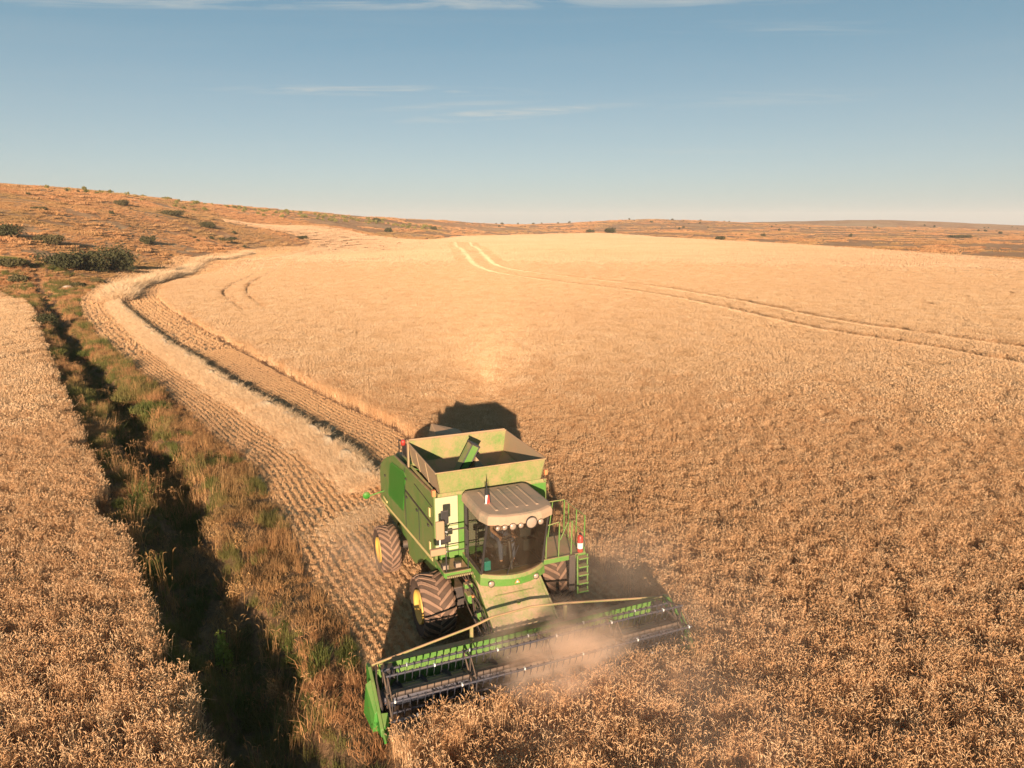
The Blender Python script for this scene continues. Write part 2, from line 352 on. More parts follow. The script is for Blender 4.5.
# thin-plate surface through the surveyed points
_c = list(CTL)
for x in np.arange(-60, 131, 38):
    for y in (-60, 0, 60, 120, 180): 
        _c.append((float(x), float(y), 0.0))
_c += [(-20, 300, 0), (30, 300, 0), (80, 300, 0), (-40, 240, 0), (-90, 60, 0), (-140, 20, 0), (-60, 380, 0), (0, 500, 0), (60, 550, 0), (-45, 160, 0), (-70, 200, 0),
       (-1500, 1500, 20), (1500, 1800, 0), (0, 2500, -5), (1600, 300, 0), (-1500, 0, 20), (0, -800, 0), (-2500, 3500, 0), (2500, 3500, -10), (1200, -1200, 0), (-1200, -1200, 0), (-500, 700, 20), (-600, 350, 30)]
_c = np.array(_c, float); _c[:, :2] /= 100
def _phi(r2): return .5 * r2 * np.log(r2 + 1e-9)
_n = len(_c); _K = _phi(((_c[:, None, :2] - _c[None, :, :2]) ** 2).sum(-1)) + 1e-3 * np.eye(_n)
_P = np.c_[np.ones(_n), _c[:, :2]]; _A = np.block([[_K, _P], [_P.T, np.zeros((3, 3))]])
_w = np.linalg.solve(_A, np.r_[_c[:, 2], 0, 0, 0])
def tps(X, Y):
    X = np.asarray(X, float) / 100; Y = np.asarray(Y, float) / 100; out = _w[-3] + _w[-2] * X + _w[-1] * Y
    for i in range(_n): out = out + _w[i] * _phi((X - _c[i, 0]) ** 2 + (Y - _c[i, 1]) ** 2)
    return out
DITCH_S = [(x - .25 + .35 * math.sin(y * .55) + .25 * math.sin(y * 1.3 + 1), y) for x, y in smooth_line(DITCH, 8)]
def height(X, Y, fine=True):
    X = np.asarray(X, float); Y = np.asarray(Y, float)
    z = tps(X, Y)
    near = np.clip((np.hypot(X, Y) - 60) / 60, 0, 1); 
    z = np.where(z > 14, 14 + (z - 14) * .74, z)
    flat = inpoly(X, Y, [(-70, -100), (-70, 90), (-40, 190), (0, 260), (100, 260), (130, 170), (130, -100)])
    z = np.where(flat, z * near * .6, z)
    z = np.clip(z, -12, 60)
    fi = inpoly(X, Y, CROP_R)
    hm = np.clip(np.abs(z) / 3, 0, 1) * ~fi
    z = z + hm * (fbm(X, Y, 28, 4) - .5) * 2.2
    d, _, _, arc = pdist(X, Y, DITCH_S, True)
    wd = np.interp(arc, [0, 20, 60, 120, 160], [1.4, 1.3, 1.2, 1.2, .6]); dep = np.interp(arc, [0, 20, 60, 120, 160], [1.15, 1.1, 1.0, .9, .2])
    t = np.clip((wd + (vn(X, Y, 1.7) - .5) * .5 - d) / (wd - .35), 0, 1)
    z = z - dep * t * t * (3 - 2 * t)
    ds = pdist(X, Y, STUB_L); bank = (~inpoly(X, Y, STUB_POLY)) & (~inpoly(X, Y, LC_POLY)) & (d < 9) & (Y < 110)
    z = z + np.where(bank, np.clip(ds, 0, 1) * (fbm(X, Y, 1.6, 3) - .42) * .5, 0)
    return z


# ------------------------------------------------------------ ground: one sheet to the horizon
def warp(n, A, ext, c):
    t = np.linspace(-1, 1, n); k = 1.0
    lo, hi = .5, 12
    for _ in range(60):
        k = (lo + hi) / 2
        if A * math.sinh(k) > ext: hi = k
        else: lo = k
    return c + A * np.sinh(k * t)
gx = warp(760, 18, 4200, -14); gy = warp(820, 26, 5200, 32)
GX, GY = np.meshgrid(gx, gy); GXf, GYf = GX.ravel(), GY.ravel()
GZ = height(GXf, GYf)
rr = np.hypot(GXf, GYf); GZ = GZ * np.clip(1 - (rr - 2400) / 1600, 0, 1) + 0
nx, ny = len(gx), len(gy)
ii = (np.arange(ny - 1)[:, None] * nx + np.arange(nx - 1)[None]).ravel()
F = np.stack([ii, ii + 1, ii + nx + 1, ii + nx], 1)
def groundmat():
    m, t, p = newmat('ground_soil_and_grass')
    at = nnode(t, 'ShaderNodeVertexColor', layer_name='zone'); s = nnode(t, 'ShaderNodeSeparateColor'); t.links.new(at.outputs[0], s.inputs[0])
    a = noise(t, .9, 8, .62); b = noise(t, .035, 6, .6); c = noise(t, .25, 6, .65); d = noise(t, 7, 6, .7)
    soil = ramp(t, a, [(.3, (.13, .07, .04)), (.6, (.22, .12, .07)), (.8, (.32, .19, .11))])
    ff = math_(t, 'ADD', math_(t, 'MULTIPLY', c, .6), math_(t, 'MULTIPLY', b, .5))
    scrub = ramp(t, ff, [(.34, (.17, .12, .05)), (.42, (.34, .165, .075)), (.52, (.46, .23, .105)), (.62, (.55, .32, .155)), (.74, (.64, .42, .22))])
    scrub = mix(t, math_(t, 'MULTIPLY', ramp(t, a, [(.45, (0, 0, 0)), (.7, (1, 1, 1))]), .5), scrub, (.26, .14, .07))
    straw = ramp(t, math_(t, 'ADD', math_(t, 'MULTIPLY', d, .6), math_(t, 'MULTIPLY', a, .45)), [(.3, (.33, .18, .09)), (.5, (.50, .30, .15)), (.7, (.66, .44, .23))])
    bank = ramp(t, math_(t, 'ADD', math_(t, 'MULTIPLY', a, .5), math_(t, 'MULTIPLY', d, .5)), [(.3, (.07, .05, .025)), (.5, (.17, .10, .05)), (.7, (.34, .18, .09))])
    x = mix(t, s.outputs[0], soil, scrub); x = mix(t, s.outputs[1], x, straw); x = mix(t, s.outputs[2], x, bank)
    t.links.new(x, p.inputs['Base Color']); p.inputs['Roughness'].default_value = .95; p.inputs['Specular IOR Level'].default_value = .1
    bm = nnode(t, 'ShaderNodeBump'); bm.inputs['Strength'].default_value = .7; bm.inputs['Distance'].default_value = .12
    t.links.new(math_(t, 'ADD', d, math_(t, 'MULTIPLY', a, 2.0)), bm.inputs['Height']); t.links.new(bm.outputs[0], p.inputs['Normal'])
    return m
me = arrmesh('ground', np.stack([GXf, GYf, GZ], 1), F, groundmat(), True)
FIELD_ALL = inpoly(GXf, GYf, CROP_R) | inpoly(GXf, GYf, LC_POLY)
st = inpoly(GXf, GYf, STUB_POLY)
dd = pdist(GXf, GYf, DITCH_S)
zone = np.zeros((len(GXf), 4), np.float32); zone[:, 3] = 1
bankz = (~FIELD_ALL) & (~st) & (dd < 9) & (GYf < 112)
zone[:, 0] = (~FIELD_ALL) & (~st) & (~bankz)
farst = FIELD_ALL & (np.hypot(GXf, GYf) > 100)
zone[:, 1] = st * 1.0 + farst * .85
# a mown strip of pale field on the far ridge
zone[:, 1] = np.maximum(zone[:, 1], inpoly(GXf, GYf, [(470, 1040), (610, 1010), (640, 1290), (500, 1330)]) * .9)
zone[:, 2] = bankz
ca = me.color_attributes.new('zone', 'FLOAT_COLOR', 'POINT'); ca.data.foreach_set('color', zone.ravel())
g = bpy.data.objects.new('ground', me); col.objects.link(g); tag(g, kind='structure')

# ------------------------------------------------------------ scattering of uncountable plants (geometry nodes, kind = stuff)
def scatter(name, X, Y, Z, sources, rz=None, sc=None, tilt=None, label=None, cat=None):
    n = len(X); src = bpy.data.collections.new(name + '_kinds')
    for i, (mesh) in enumerate(sources):
        o = bpy.data.objects.new('%s_kind_%02d' % (name, i), mesh); src.objects.link(o)
    me = bpy.data.meshes.new(name); me.vertices.add(n); me.vertices.foreach_set('co', np.stack([X, Y, Z], 1).astype(np.float32).ravel())
    def at(nm, typ, arr, key='value'):
        a = me.attributes.new(nm, typ, 'POINT'); a.data.foreach_set(key, arr.ravel())
    rot = np.zeros((n, 3), np.float32); rot[:, 2] = rng.random(n) * 6.283 if rz is None else rz
    if tilt is not None: rot[:, 0] = (rng.random(n) - .5) * tilt; rot[:, 1] = (rng.random(n) - .5) * tilt
    at('rot', 'FLOAT_VECTOR', rot, 'vector')
    s = np.ones(n) if sc is None else sc
    s3 = np.asarray(s, np.float32); s3 = np.stack([s3] * 3, 1) if s3.ndim == 1 else s3
    at('scl', 'FLOAT_VECTOR', s3.astype(np.float32), 'vector')
    at('kid', 'INT', rng.integers(0, len(sources), n).astype(np.int32))
    o = bpy.data.objects.new(name, me); col.objects.link(o)
    t = bpy.data.node_groups.new(name + '_scatter', 'GeometryNodeTree')
    t.interface.new_socket('Geometry', in_out='INPUT', socket_type='NodeSocketGeometry'); t.interface.new_socket('Geometry', in_out='OUTPUT', socket_type='NodeSocketGeometry')
    N = lambda ty: t.nodes.new(ty)
    gi, go = N('NodeGroupInput'), N('NodeGroupOutput'); m2p = N('GeometryNodeMeshToPoints'); iop = N('GeometryNodeInstanceOnPoints'); ci = N('GeometryNodeCollectionInfo')
    ci.inputs['Collection'].default_value = src; ci.inputs['Separate Children'].default_value = True; ci.inputs['Reset Children'].default_value = True
    def named(nm, ty):
        a = N('GeometryNodeInputNamedAttribute'); a.data_type = ty; a.inputs[0].default_value = nm; return a.outputs[0]
    t.links.new(gi.outputs[0], m2p.inputs['Mesh']); t.links.new(m2p.outputs[0], iop.inputs['Points'])
    t.links.new(ci.outputs[0], iop.inputs['Instance']); iop.inputs['Pick Instance'].default_value = True
    t.links.new(named('kid', 'INT'), iop.inputs['Instance Index']); t.links.new(named('scl', 'FLOAT_VECTOR'), iop.inputs['Scale'])
    e2r = N('FunctionNodeEulerToRotation'); t.links.new(named('rot', 'FLOAT_VECTOR'), e2r.inputs[0]); t.links.new(e2r.outputs[0], iop.inputs['Rotation'])
    t.links.new(iop.outputs[0], go.inputs[0])
    md = o.modifiers.new('scatter', 'NODES'); md.node_group = t
    return tag(o, label, cat, kind='stuff')

# ------------------------------------------------------------ plant meshes
def ribbons(n, rad, h, wid, lean=.5, seg=2, drop=0., spread=None, taper=.15):
    """n blades: vertex and quad arrays"""
    a = rng.random(n) * 6.283; r = rad * np.sqrt(rng.random(n)) if spread is None else spread
    bx, by = r * np.cos(a), r * np.sin(a); d = rng.random(n) * 6.283; ln = h * (.6 + .55 * rng.random(n)); le = lean * rng.random(n)
    fa = rng.random(n) * 6.283; px_, py_ = np.cos(fa) * wid / 2, np.sin(fa) * wid / 2
    V = []; 
    for k in range(seg + 1):
        t = k / seg; hz = ln * (t - drop * t * t * le); ho = ln * le * t * t
        ww = 1 - (1 - taper) * t ** 1.5
        cxx = bx + np.cos(d) * ho; cyy = by + np.sin(d) * ho
        V.append(np.stack([cxx - px_ * ww, cyy - py_ * ww, hz], 1)); V.append(np.stack([cxx + px_ * ww, cyy + py_ * ww, hz], 1))
    V = np.stack(V, 1).reshape(-1, 3); k = 2 * (seg + 1); b = np.arange(n)[:, None] * k
    F = np.concatenate([b + np.array([[2 * i, 2 * i + 1, 2 * i + 3, 2 * i + 2]]) for i in range(seg)], 0)
    return V, F
def merge(parts):
    V = []; F = []; o = 0
    for v, f in parts: V.append(v); F.append(f + o); o += len(v)
    return np.concatenate(V), np.concatenate(F)
def ears(n, rad, h, L=.088, wdt=.0155, seg=3, stems=True, hv=.16):
    """nodding ears on stems with dry leaves"""
    a = rng.random(n) * 6.283; r = rad * np.sqrt(rng.random(n)); bx, by = r * np.cos(a), r * np.sin(a)
    H = h * (1 - hv / 2 + hv * rng.random(n) - .25 * (rng.random(n) < .15)); d = rng.random(n) * 6.283; le = .05 + .12 * rng.random(n)
    tx, ty = bx + np.cos(d) * le * H, by + np.sin(d) * le * H
    parts = []
    if stems:
        fa = rng.random(n) * 6.283; w2 = .0016; pxx, pyy = np.cos(fa) * w2, np.sin(fa) * w2
        V = np.stack([np.stack([bx - pxx, by - pyy, H * 0], 1), np.stack([bx + pxx, by + pyy, H * 0], 1), np.stack([tx + pxx, ty + pyy, H], 1), np.stack([tx - pxx, ty - pyy, H], 1)], 1).reshape(-1, 3)
        parts.append((V, np.arange(n)[:, None] * 4 + np.array([[0, 1, 2, 3]])))
    # ear: three-sided spindle that bends over
    nod = .8 + 2.2 * rng.random(n); V = []; cxx, cyy, cz = tx.copy(), ty.copy(), H.copy(); ang = .15 + .3 * rng.random(n)
    prof = [.35, 1., .85, .25] if seg == 3 else [.6, 1., .2]
    for k in range(seg + 1):
        for j in range(3):
            q = j * 2.094; o1 = np.cos(q) * wdt / 2 * prof[k]; o2 = np.sin(q) * wdt / 2 * prof[k]
            # frame: dir (cos d sin ang, sin d sin ang, cos ang); side (-sin d, cos d, 0); up = cross
            V.append(np.stack([cxx - np.sin(d) * o1 + np.cos(d) * np.cos(ang) * o2, cyy + np.cos(d) * o1 + np.sin(d) * np.cos(ang) * o2, cz - np.sin(ang) * o2], 1))
        cxx = cxx + np.cos(d) * np.sin(ang) * L / seg; cyy = cyy + np.sin(d) * np.sin(ang) * L / seg; cz = cz + np.cos(ang) * L / seg; ang = ang + nod / seg
    V = np.stack(V, 1).reshape(-1, 3); k = 3 * (seg + 1); b = np.arange(n)[:, None] * k
    Fl = [b + np.array([[3 * i + j, 3 * i + (j + 1) % 3, 3 * i + 3 + (j + 1) % 3, 3 * i + 3 + j]]) for i in range(seg) for j in range(3)]
    parts.append((V, np.concatenate(Fl, 0)))
    return merge(parts)
def shifted(vf, dz): v, f = vf; v = v.copy(); v[:, 2] += dz; return v, f
CROP_HT = .66
def wheat_near():
    lv, lf = ribbons(13, .14, .24, .012, 1.6, 2, .8); lv = lv.copy(); lv[:, 2] += .36
    return merge([ears(21, .14, CROP_HT, hv=.22), (lv, lf)])
wheatN = [arrmesh('wheat_clump', *wheat_near(), M['wheat']) for _ in range(9)]
def wheat_mid():
    return merge([ears(105, .6, CROP_HT, .12, .034, 2, False, .30), shifted(ribbons(70, .6, .26, .035, 1.4, 1), .28)])
wheatM = [arrmesh('wheat_patch', *wheat_mid(), M['wheatmid']) for _ in range(6)]
def wheat_far():
    return merge([shifted(ribbons(420, 3.2, .34, .13, .7, 1, taper=.5), .34)])
wheatF = [arrmesh('wheat_canopy_patch', *wheat_far(), M['wheatfar']) for _ in range(5)]
TRACKS = [(smooth_line(TRACK1), .3), (smooth_line(TRACK2), .3), (smooth_line(TRACK3), .62), (smooth_line(TRACK4), .62)]
def view_mask(X, Y, m=3):
    return (np.abs(X) < .76 * Y + m) & (Y > 6)
def sample(n, x0, x1, y0, y1): return x0 + (x1 - x0) * rng.random(n), y0 + (y1 - y0) * rng.random(n)
def crop_points(dens, rmin, rmax, box, fade=None):
    x0, x1, y0, y1 = box; n = int(dens * (x1 - x0) * (y1 - y0)); X, Y = sample(n, *box)
    r = np.hypot(X, Y) + (rng.random(n) - .5) * .12 * rmin; k = (r >= rmin) & (r < rmax) & view_mask(X, Y, 3 + rmax * .02)
    if fade:      # thin out gradually towards both ends of the range
        a0, a1, b0, b1 = fade; q = rng.random(n); k &= (q < np.clip((r - a0) / max(a1 - a0, .1), 0, 1) + (a1 <= a0)) & (q < np.clip((b1 - r) / (b1 - b0), 0, 1)); 
    return X[k], Y[k]
def trackcut(X, Y, grow=0):
    k = np.ones(X.shape, bool)
    for ln, wd in TRACKS: k &= pdist(X, Y, ln) > wd + grow
    return k
def crop(name, poly, label, seed_gap, shrink):
    for lod, (dens, r0, r1, box, srcs) in enumerate((
            (30, 0, 54, (-44, 44, 6, 54), wheatN), (3.8, 36, 190, (-150, 150, 20, 190), wheatM), (.13, 95, 760, (-200, 160, 60, 745), wheatF))):
        X, Y = crop_points(dens, r0, r1, box, ((0, 0, 38, 54), (36, 52, 100, 190), (95, 180, 900, 990))[lod]); jx = np.clip(fbm(X, Y, 2.0, 3) - .46, 0, 1) * (1.2 + Y / 12) * (poly is LC_POLY); k = inpoly(X + jx, Y, poly) & inpoly(X, Y, poly); X, Y = X[k], Y[k]
        edge = pdist(X, Y, poly + [poly[0]])
        k = edge > (.12, .5, 2.6)[lod]
        if lod < 2: k &= trackcut(X, Y, (.1, .35)[lod])
        else: k &= trackcut(X, Y, .5) | (np.hypot(X, Y) > 210)
        if lod == 0:      # thin spots and gaps among the plants
            gp = fbm(X, Y, .42, 2); gq = fbm(X, Y, 7, 2); k &= gp > (.255 + seed_gap + .16 * (gq - .5) - .004 * (Y - 12))
        X, Y = X[k], Y[k]
        if not len(X): continue
        if lod == 0:
            # body of the drill: plants do not stand inside the machine
            pass
        h = (.92 + .16 * fbm(X, Y, 2.2, 3)) ; s = np.stack([np.ones(len(X)) * (1 + .15 * (rng.random(len(X)) - .5))] * 2 + [h * (.93 + .14 * rng.random(len(X)))], 1)
        scatter(name if lod == 0 else name, X, Y, height(X, Y) - .01, srcs, None, s, (.16, .08, 0)[lod] or None, label[lod], 'crop')
crop('wheat_field', CROP_R, ('ripe golden wheat standing in front of and beside the green combine', 'ripe wheat in the middle of the large field behind the combine', 'pale ripe wheat at the far end of the large field'), 0, 0)
crop('wheat_field', LC_POLY, ('ripe golden wheat on the near left beyond the dark ditch', 'paler ripe wheat further off on the left side of the ditch', ''), .02, 0)
# edges of the middle and far parts, made of smaller clumps so that the boundary stays crisp
def edge_clumps():
    Xs = []; Ys = []
    for poly in (CROP_R, LC_POLY):
        for (lo, hi, dens, wid) in ((42, 140, 7, .9),):
            X, Y = crop_points(dens, lo, hi, (-110, 110, 20, 140)); k = inpoly(X, Y, poly); X, Y = X[k], Y[k]
            e = pdist(X, Y, poly + [poly[0]]); k = (e < wid) & (e > .1); Xs.append(X[k]); Ys.append(Y[k])
        X, Y = crop_points(7, 42, 140, (-72, 60, 35, 140)); k = inpoly(X, Y, poly) & trackcut(X, Y) & ~trackcut(X, Y, .5); Xs.append(X[k]); Ys.append(Y[k])
    return np.concatenate(Xs), np.concatenate(Ys)
X, Y = edge_clumps()
scatter('wheat_margin', X, Y, height(X, Y), wheatN, None, 1 + .2 * (rng.random(len(X)) - .5), .1, 'thin fringe of wheat along the cut edge and the wheel tracks', 'crop')
X, Y = crop_points(1.2, 130, 480, (-175, 140, 100, 480)); e = pdist(X, Y, CROP_R + [CROP_R[0]])
k = inpoly(X, Y, CROP_R) & (((e < 3.5) & (e > .3)) | (trackcut(X, Y, .2) & ~trackcut(X, Y, 3))); X, Y = X[k], Y[k]
scatter('wheat_far_margin', X, Y, height(X, Y), wheatM, None, 1.0 + 0 * X, .1, 'wheat along the far rim of the large field', 'crop')

# ------------------------------------------------------------ stubble in drill rows that follow the headland
def stub_mesh():
    v, f = ribbons(10, .05, .11, .010, .5, 1, taper=.9); v2, f2 = ribbons(9, .12, .04, .011, 3.4, 1, taper=.8)
    return merge([(v, f), (v2, f2)])
stubs = [arrmesh('stubble_tuft', *stub_mesh(), M['stub']) for _ in range(6)]
SL = smooth_line(STUB_L, 4)
def rows(dens, r0, r1, box, pitch, sc, loose=.3):
    n = int(dens * (box[1] - box[0]) * (box[3] - box[2])); X, Y = sample(n, *box); r = np.hypot(X, Y); k = (r >= r0) & (r < r1) & view_mask(X, Y) & inpoly(X, Y, STUB_POLY); X, Y = X[k], Y[k]
    d, bx, by, arc = pdist(X, Y, SL, True)
    dn = np.round(d / pitch) * pitch + (rng.random(len(d)) - .5) * .10 * sc; dn = np.where(rng.random(len(d)) < loose, d, dn); f = dn / np.maximum(d, 1e-3); X = bx + (X - bx) * f; Y = by + (Y - by) * f
    k = inpoly(X, Y, STUB_POLY) & (d > .1) & (fbm(X, Y, .5, 2) > .22)
    X, Y = X[k], Y[k]
    return X, Y
X, Y = rows(150, 0, 62, (-42, 6, 8, 62), .25, 1)
scatter('stubble', X, Y, height(X, Y) - .01, stubs, None, .55 + .4 * rng.random(len(X)), .3, 'rows of short cut straw stubble behind the combine', 'stubble')
X, Y = rows(13, 62, 170, (-110, -10, 50, 170), .5, 2, .45)
scatter('stubble', X, Y, height(X, Y) - .01, stubs, None, 1.5 + .5 * rng.random(len(X)), .2, 'distant stubble where the cut strip curves round the field corner', 'stubble')

X, Y = rows(4.5, 160, 400, (-125, -60, 130, 400), 1.1, 4, .8)
scatter('stubble', X, Y, height(X, Y) - .01, stubs, None, 3.0 + 1.0 * rng.random(len(X)), .2, 'farthest stubble running up beside the grassy tongue of the hill', 'stubble')

# windrow of threshed straw
SW = smooth_line(SWATH, 8)
def swath():
    pts = np.array(SW); seg = np.r_[0, np.cumsum(np.hypot(*np.diff(pts, axis=0).T))]; L = seg[-1]
    s = np.r_[np.arange(0, 110, .22), np.arange(110, L, .9)]; cx_ = np.interp(s, seg, pts[:, 0]); cy_ = np.interp(s, seg, pts[:, 1])
    tx_, ty_ = np.gradient(cx_), np.gradient(cy_); l = np.hypot(tx_, ty_); nx_, ny_ = ty_ / l, -tx_ / l
    K = 21; u = np.linspace(-1, 1, K); V = np.zeros((len(s), K, 3))
    wob = (fbm(cx_, cy_, 3.0, 3) - .5) * .5
    for j in range(K):
        half = .74 + .25 * (vn(cx_ + 9 * (u[j] > 0), cy_, 1.3) - .5)
        X = cx_ + nx_ * (u[j] * half + wob * .6); Y = cy_ + ny_ * (u[j] * half + wob * .6)
        hgt = .52 * (((u[j] + 1) / 1.65) ** .8 if u[j] < .65 else (1 - u[j]) / .35) * (.50 + 1.0 * fbm(X, Y, 1.2, 3)) + .05 * (rng.random(len(s)) - .5)
        V[:, j] = np.stack([X, Y, height(X, Y) + np.maximum(hgt, -.03) - (.04 if j in (0, K - 1) else 0)], 1)
    i = (np.arange(len(s) - 1)[:, None] * K + np.arange(K - 1)[None]).ravel()
    return V.reshape(-1, 3), np.stack([i, i + 1, i + K + 1, i + K], 1), cx_, cy_, nx_, ny_, s
m, t, p = newmat('straw_heap'); d = noise(t, 9, 8, .75)
t.links.new(ramp(t, d, [(.3, (.56, .36, .19)), (.5, (.74, .51, .29)), (.7, (.84, .63, .39))]), p.inputs['Base Color']); p.inputs['Roughness'].default_value = .9
b = nnode(t, 'ShaderNodeBump'); b.inputs['Strength'].default_value = .8; b.inputs['Distance'].default_value = .08; t.links.new(d, b.inputs['Height']); t.links.new(b.outputs[0], p.inputs['Normal']); M['heap'] = m
V, F, scx, scy, snx, sny, ss = swath()
o = bpy.data.objects.new('straw_windrow', arrmesh('straw_windrow', V, F, M['heap'])); col.objects.link(o)
tag(o, 'long pale windrow of straw curving back from the combine over the stubble', 'windrow')
def loose():
    n = 70; v, f = ribbons(n, .42, .24, .011, 3.2, 1, taper=.9); v = v.copy(); v[:, 2] = v[:, 2] * .95 + .02; return v, f
straws = [arrmesh('loose_straw', *loose(), M['straw']) for _ in range(5)]
n = 20000; i = rng.integers(0, len(ss) - 1, n); i = i[ss[i] < 140]; u = rng.normal(-.12, .34, len(i)); u = np.where(u > .65, .65 - rng.random(len(i)) * .9, u); X = scx[i] + snx[i] * u; Y = scy[i] + sny[i] * u
uu = np.clip(u / .82, -1, 1); Z = height(X, Y) + .40 * np.where(uu < .65, ((uu + 1) / 1.65) ** .8, (1 - uu) / .35)
scatter('loose_straw', X, Y, Z, straws, None, .42 + .36 * rng.random(len(X)), .8, 'loose straw strewn over and beside the windrow', 'straw')
ext = np.array(SW[-40:]); n = 1500; q = rng.random(n) * (len(ext) - 1); qi = q.astype(int); qf = (q - qi)[:, None]; PQ = ext[qi] * (1 - qf) + ext[np.minimum(qi + 1, len(ext) - 1)] * qf + rng.normal(0, .6, (n, 2))
scatter('loose_straw', PQ[:, 0], PQ[:, 1], height(PQ[:, 0], PQ[:, 1]) + .2, straws, None, 2.0 + 1.2 * rng.random(n), .7, 'straw on the farthest bend of the windrow', 'straw')
tk = []
for ln_, wd_ in TRACKS[2:]:
    ln_ = np.array(ln_); n = 9000; q = rng.random(n) * (len(ln_) - 1); qi = q.astype(int); qf = (q - qi)[:, None]; tk.append(ln_[qi] * (1 - qf) + ln_[np.minimum(qi + 1, len(ln_) - 1)] * qf + rng.normal(0, .5, (n, 2)))
tk = np.concatenate(tk); scatter('flattened_wheat', tk[:, 0], tk[:, 1], height(tk[:, 0], tk[:, 1]) + .43, [arrmesh('pressed_tuft', *stub_mesh(), M['pressed']) for _ in range(3)], None, np.clip(np.hypot(tk[:, 0], tk[:, 1]) / 62, 1.3, 3.3), .9, 'pale flattened wheat in the two long wheel tracks across the field', 'straw')
# chaff band thrown out beside the rear wheel
n = 3000; a = rng.random(n); X = -6.3 + 3.0 * a + rng.normal(0, .35, n); Y = 21.3 + 3.6 * a ** .6 + rng.normal(0, .35, n)
scatter('chaff', X, Y, height(X, Y), [arrmesh('chaff_tuft', *stub_mesh(), M['pressed']) for _ in range(3)], None, .5 + .3 * rng.random(n), .9, 'pale chaff scattered over stubble beside the rear wheel', 'chaff')

# ------------------------------------------------------------ banks of the ditch and rough grass
def tuft(n, rad, h, wd, lean, mat, seg=2): return arrmesh('grass_tuft', *ribbons(n, rad, h, wd, lean, seg, .35, taper=.1), mat)
dryT = [tuft(60, .22, .42, .012, .8, M['dry']) for _ in range(5)]
dryS = [tuft(55, .28, .20, .016, 1.2, M['dry'], 1) for _ in range(4)]
grnT = [tuft(60, .22, .46, .015, .9, M['grn']) for _ in range(5)]
headed = [arrmesh('weed_clump', *merge([ears(16, .25, .62, .09, .014, 3), ribbons(26, .25, .35, .014, 1.0, 2, .4)]), M['dry']) for _ in range(4)]
X, Y = sample(170000, -60, 4, 7, 75); k = view_mask(X, Y) & (~inpoly(X, Y, STUB_POLY)) & (~inpoly(X + .9, Y, LC_POLY)) & (~inpoly(X, Y, CROP_R)); X, Y = X[k], Y[k]
dD, bx, by, arc = pdist(X, Y, DITCH_S, True); side = inpoly(X, Y, DITCH_S[::1] + [(-200, 150), (-200, 0), (-10, 0)])   # True on the left (crop) side
k = (dD < 9); X, Y, dD, side = X[k], Y[k], dD[k], side[k]
gn = fbm(X, Y, 2.6, 3); rn = rng.random(len(X)); keep = rng.random(len(X))
isg = (gn + .22 * (dD < 1.3) + .16 * side + .12 * (Y < 16) + .1 * (rn - .5)) > .60
thin = fbm(X + 50, Y, 1.3, 3)
sel = (~isg) & (keep < .30) & (thin > .42) & (dD > .4)
scatter('dry_grass', X[sel], Y[sel], height(X[sel], Y[sel]), dryT + dryS, None, .32 + .42 * rng.random(sel.sum()), .3, 'reddish dry grass on the bank between the ditch and the stubble', 'grass')
sel = (~isg) & (keep >= .30) & (keep < .62)
scatter('short_dry_grass', X[sel], Y[sel], height(X[sel], Y[sel]), dryS, None, .5 + .7 * rng.random(sel.sum()), .3, 'short matted dry grass on the ditch bank', 'grass')
sel = isg & (keep < .5)
scatter('green_grass', X[sel], Y[sel], height(X[sel], Y[sel]), grnT, None, .35 + .50 * rng.random(sel.sum()), .3, 'green grass and weeds along the ditch', 'grass')
sel = (keep > .965) & (thin > .4)
scatter('seeding_weeds', X[sel], Y[sel], height(X[sel], Y[sel]), headed, None, .7 + .5 * rng.random(sel.sum()), .3, 'thin seeding weeds standing along the ditch', 'weeds')
X, Y = sample(5200, -30, 0, 8, 45); k = view_mask(X, Y); X, Y = X[k], Y[k]; dD = pdist(X, Y, DITCH_S); k = (dD < 1.4) & ~inpoly(X, Y, LC_POLY) & (fbm(X, Y, 1.5, 2) > .54); X, Y = X[k], Y[k]
scatter('tall_grass', X, Y, height(X, Y), grnT + headed + dryT, None, .9 + 1.0 * rng.random(len(X)), .35, 'tall grass and dry stems rising out of the shaded ditch', 'grass')
# bigger rough clumps along the ditch further off
X, Y = sample(42000, -105, -20, 40, 125); k = view_mask(X, Y) & (~inpoly(X, Y, STUB_POLY)) & (~inpoly(X, Y, LC_POLY)) & (~inpoly(X, Y, CROP_R)); X, Y = X[k], Y[k]
dD = pdist(X, Y, DITCH_S); k = (dD < 12) & (rng.random(len(X)) < .7); X, Y = X[k], Y[k]
gn = fbm(X, Y, 3.5, 3) + .1 * (rng.random(len(X)) - .5)
scatter('distant_dry_grass', X[gn < .56], Y[gn < .56], height(X[gn < .56], Y[gn < .56]), dryT + dryS, None, .8 + .7 * rng.random((gn < .56).sum()), .3, 'dry grass along the far stretch of the ditch', 'grass')
scatter('distant_green_grass', X[gn >= .56], Y[gn >= .56], height(X[gn >= .56], Y[gn >= .56]), grnT, None, .8 + .9 * rng.random((gn >= .56).sum()), .3, 'green grass along the far stretch of the ditch', 'grass')
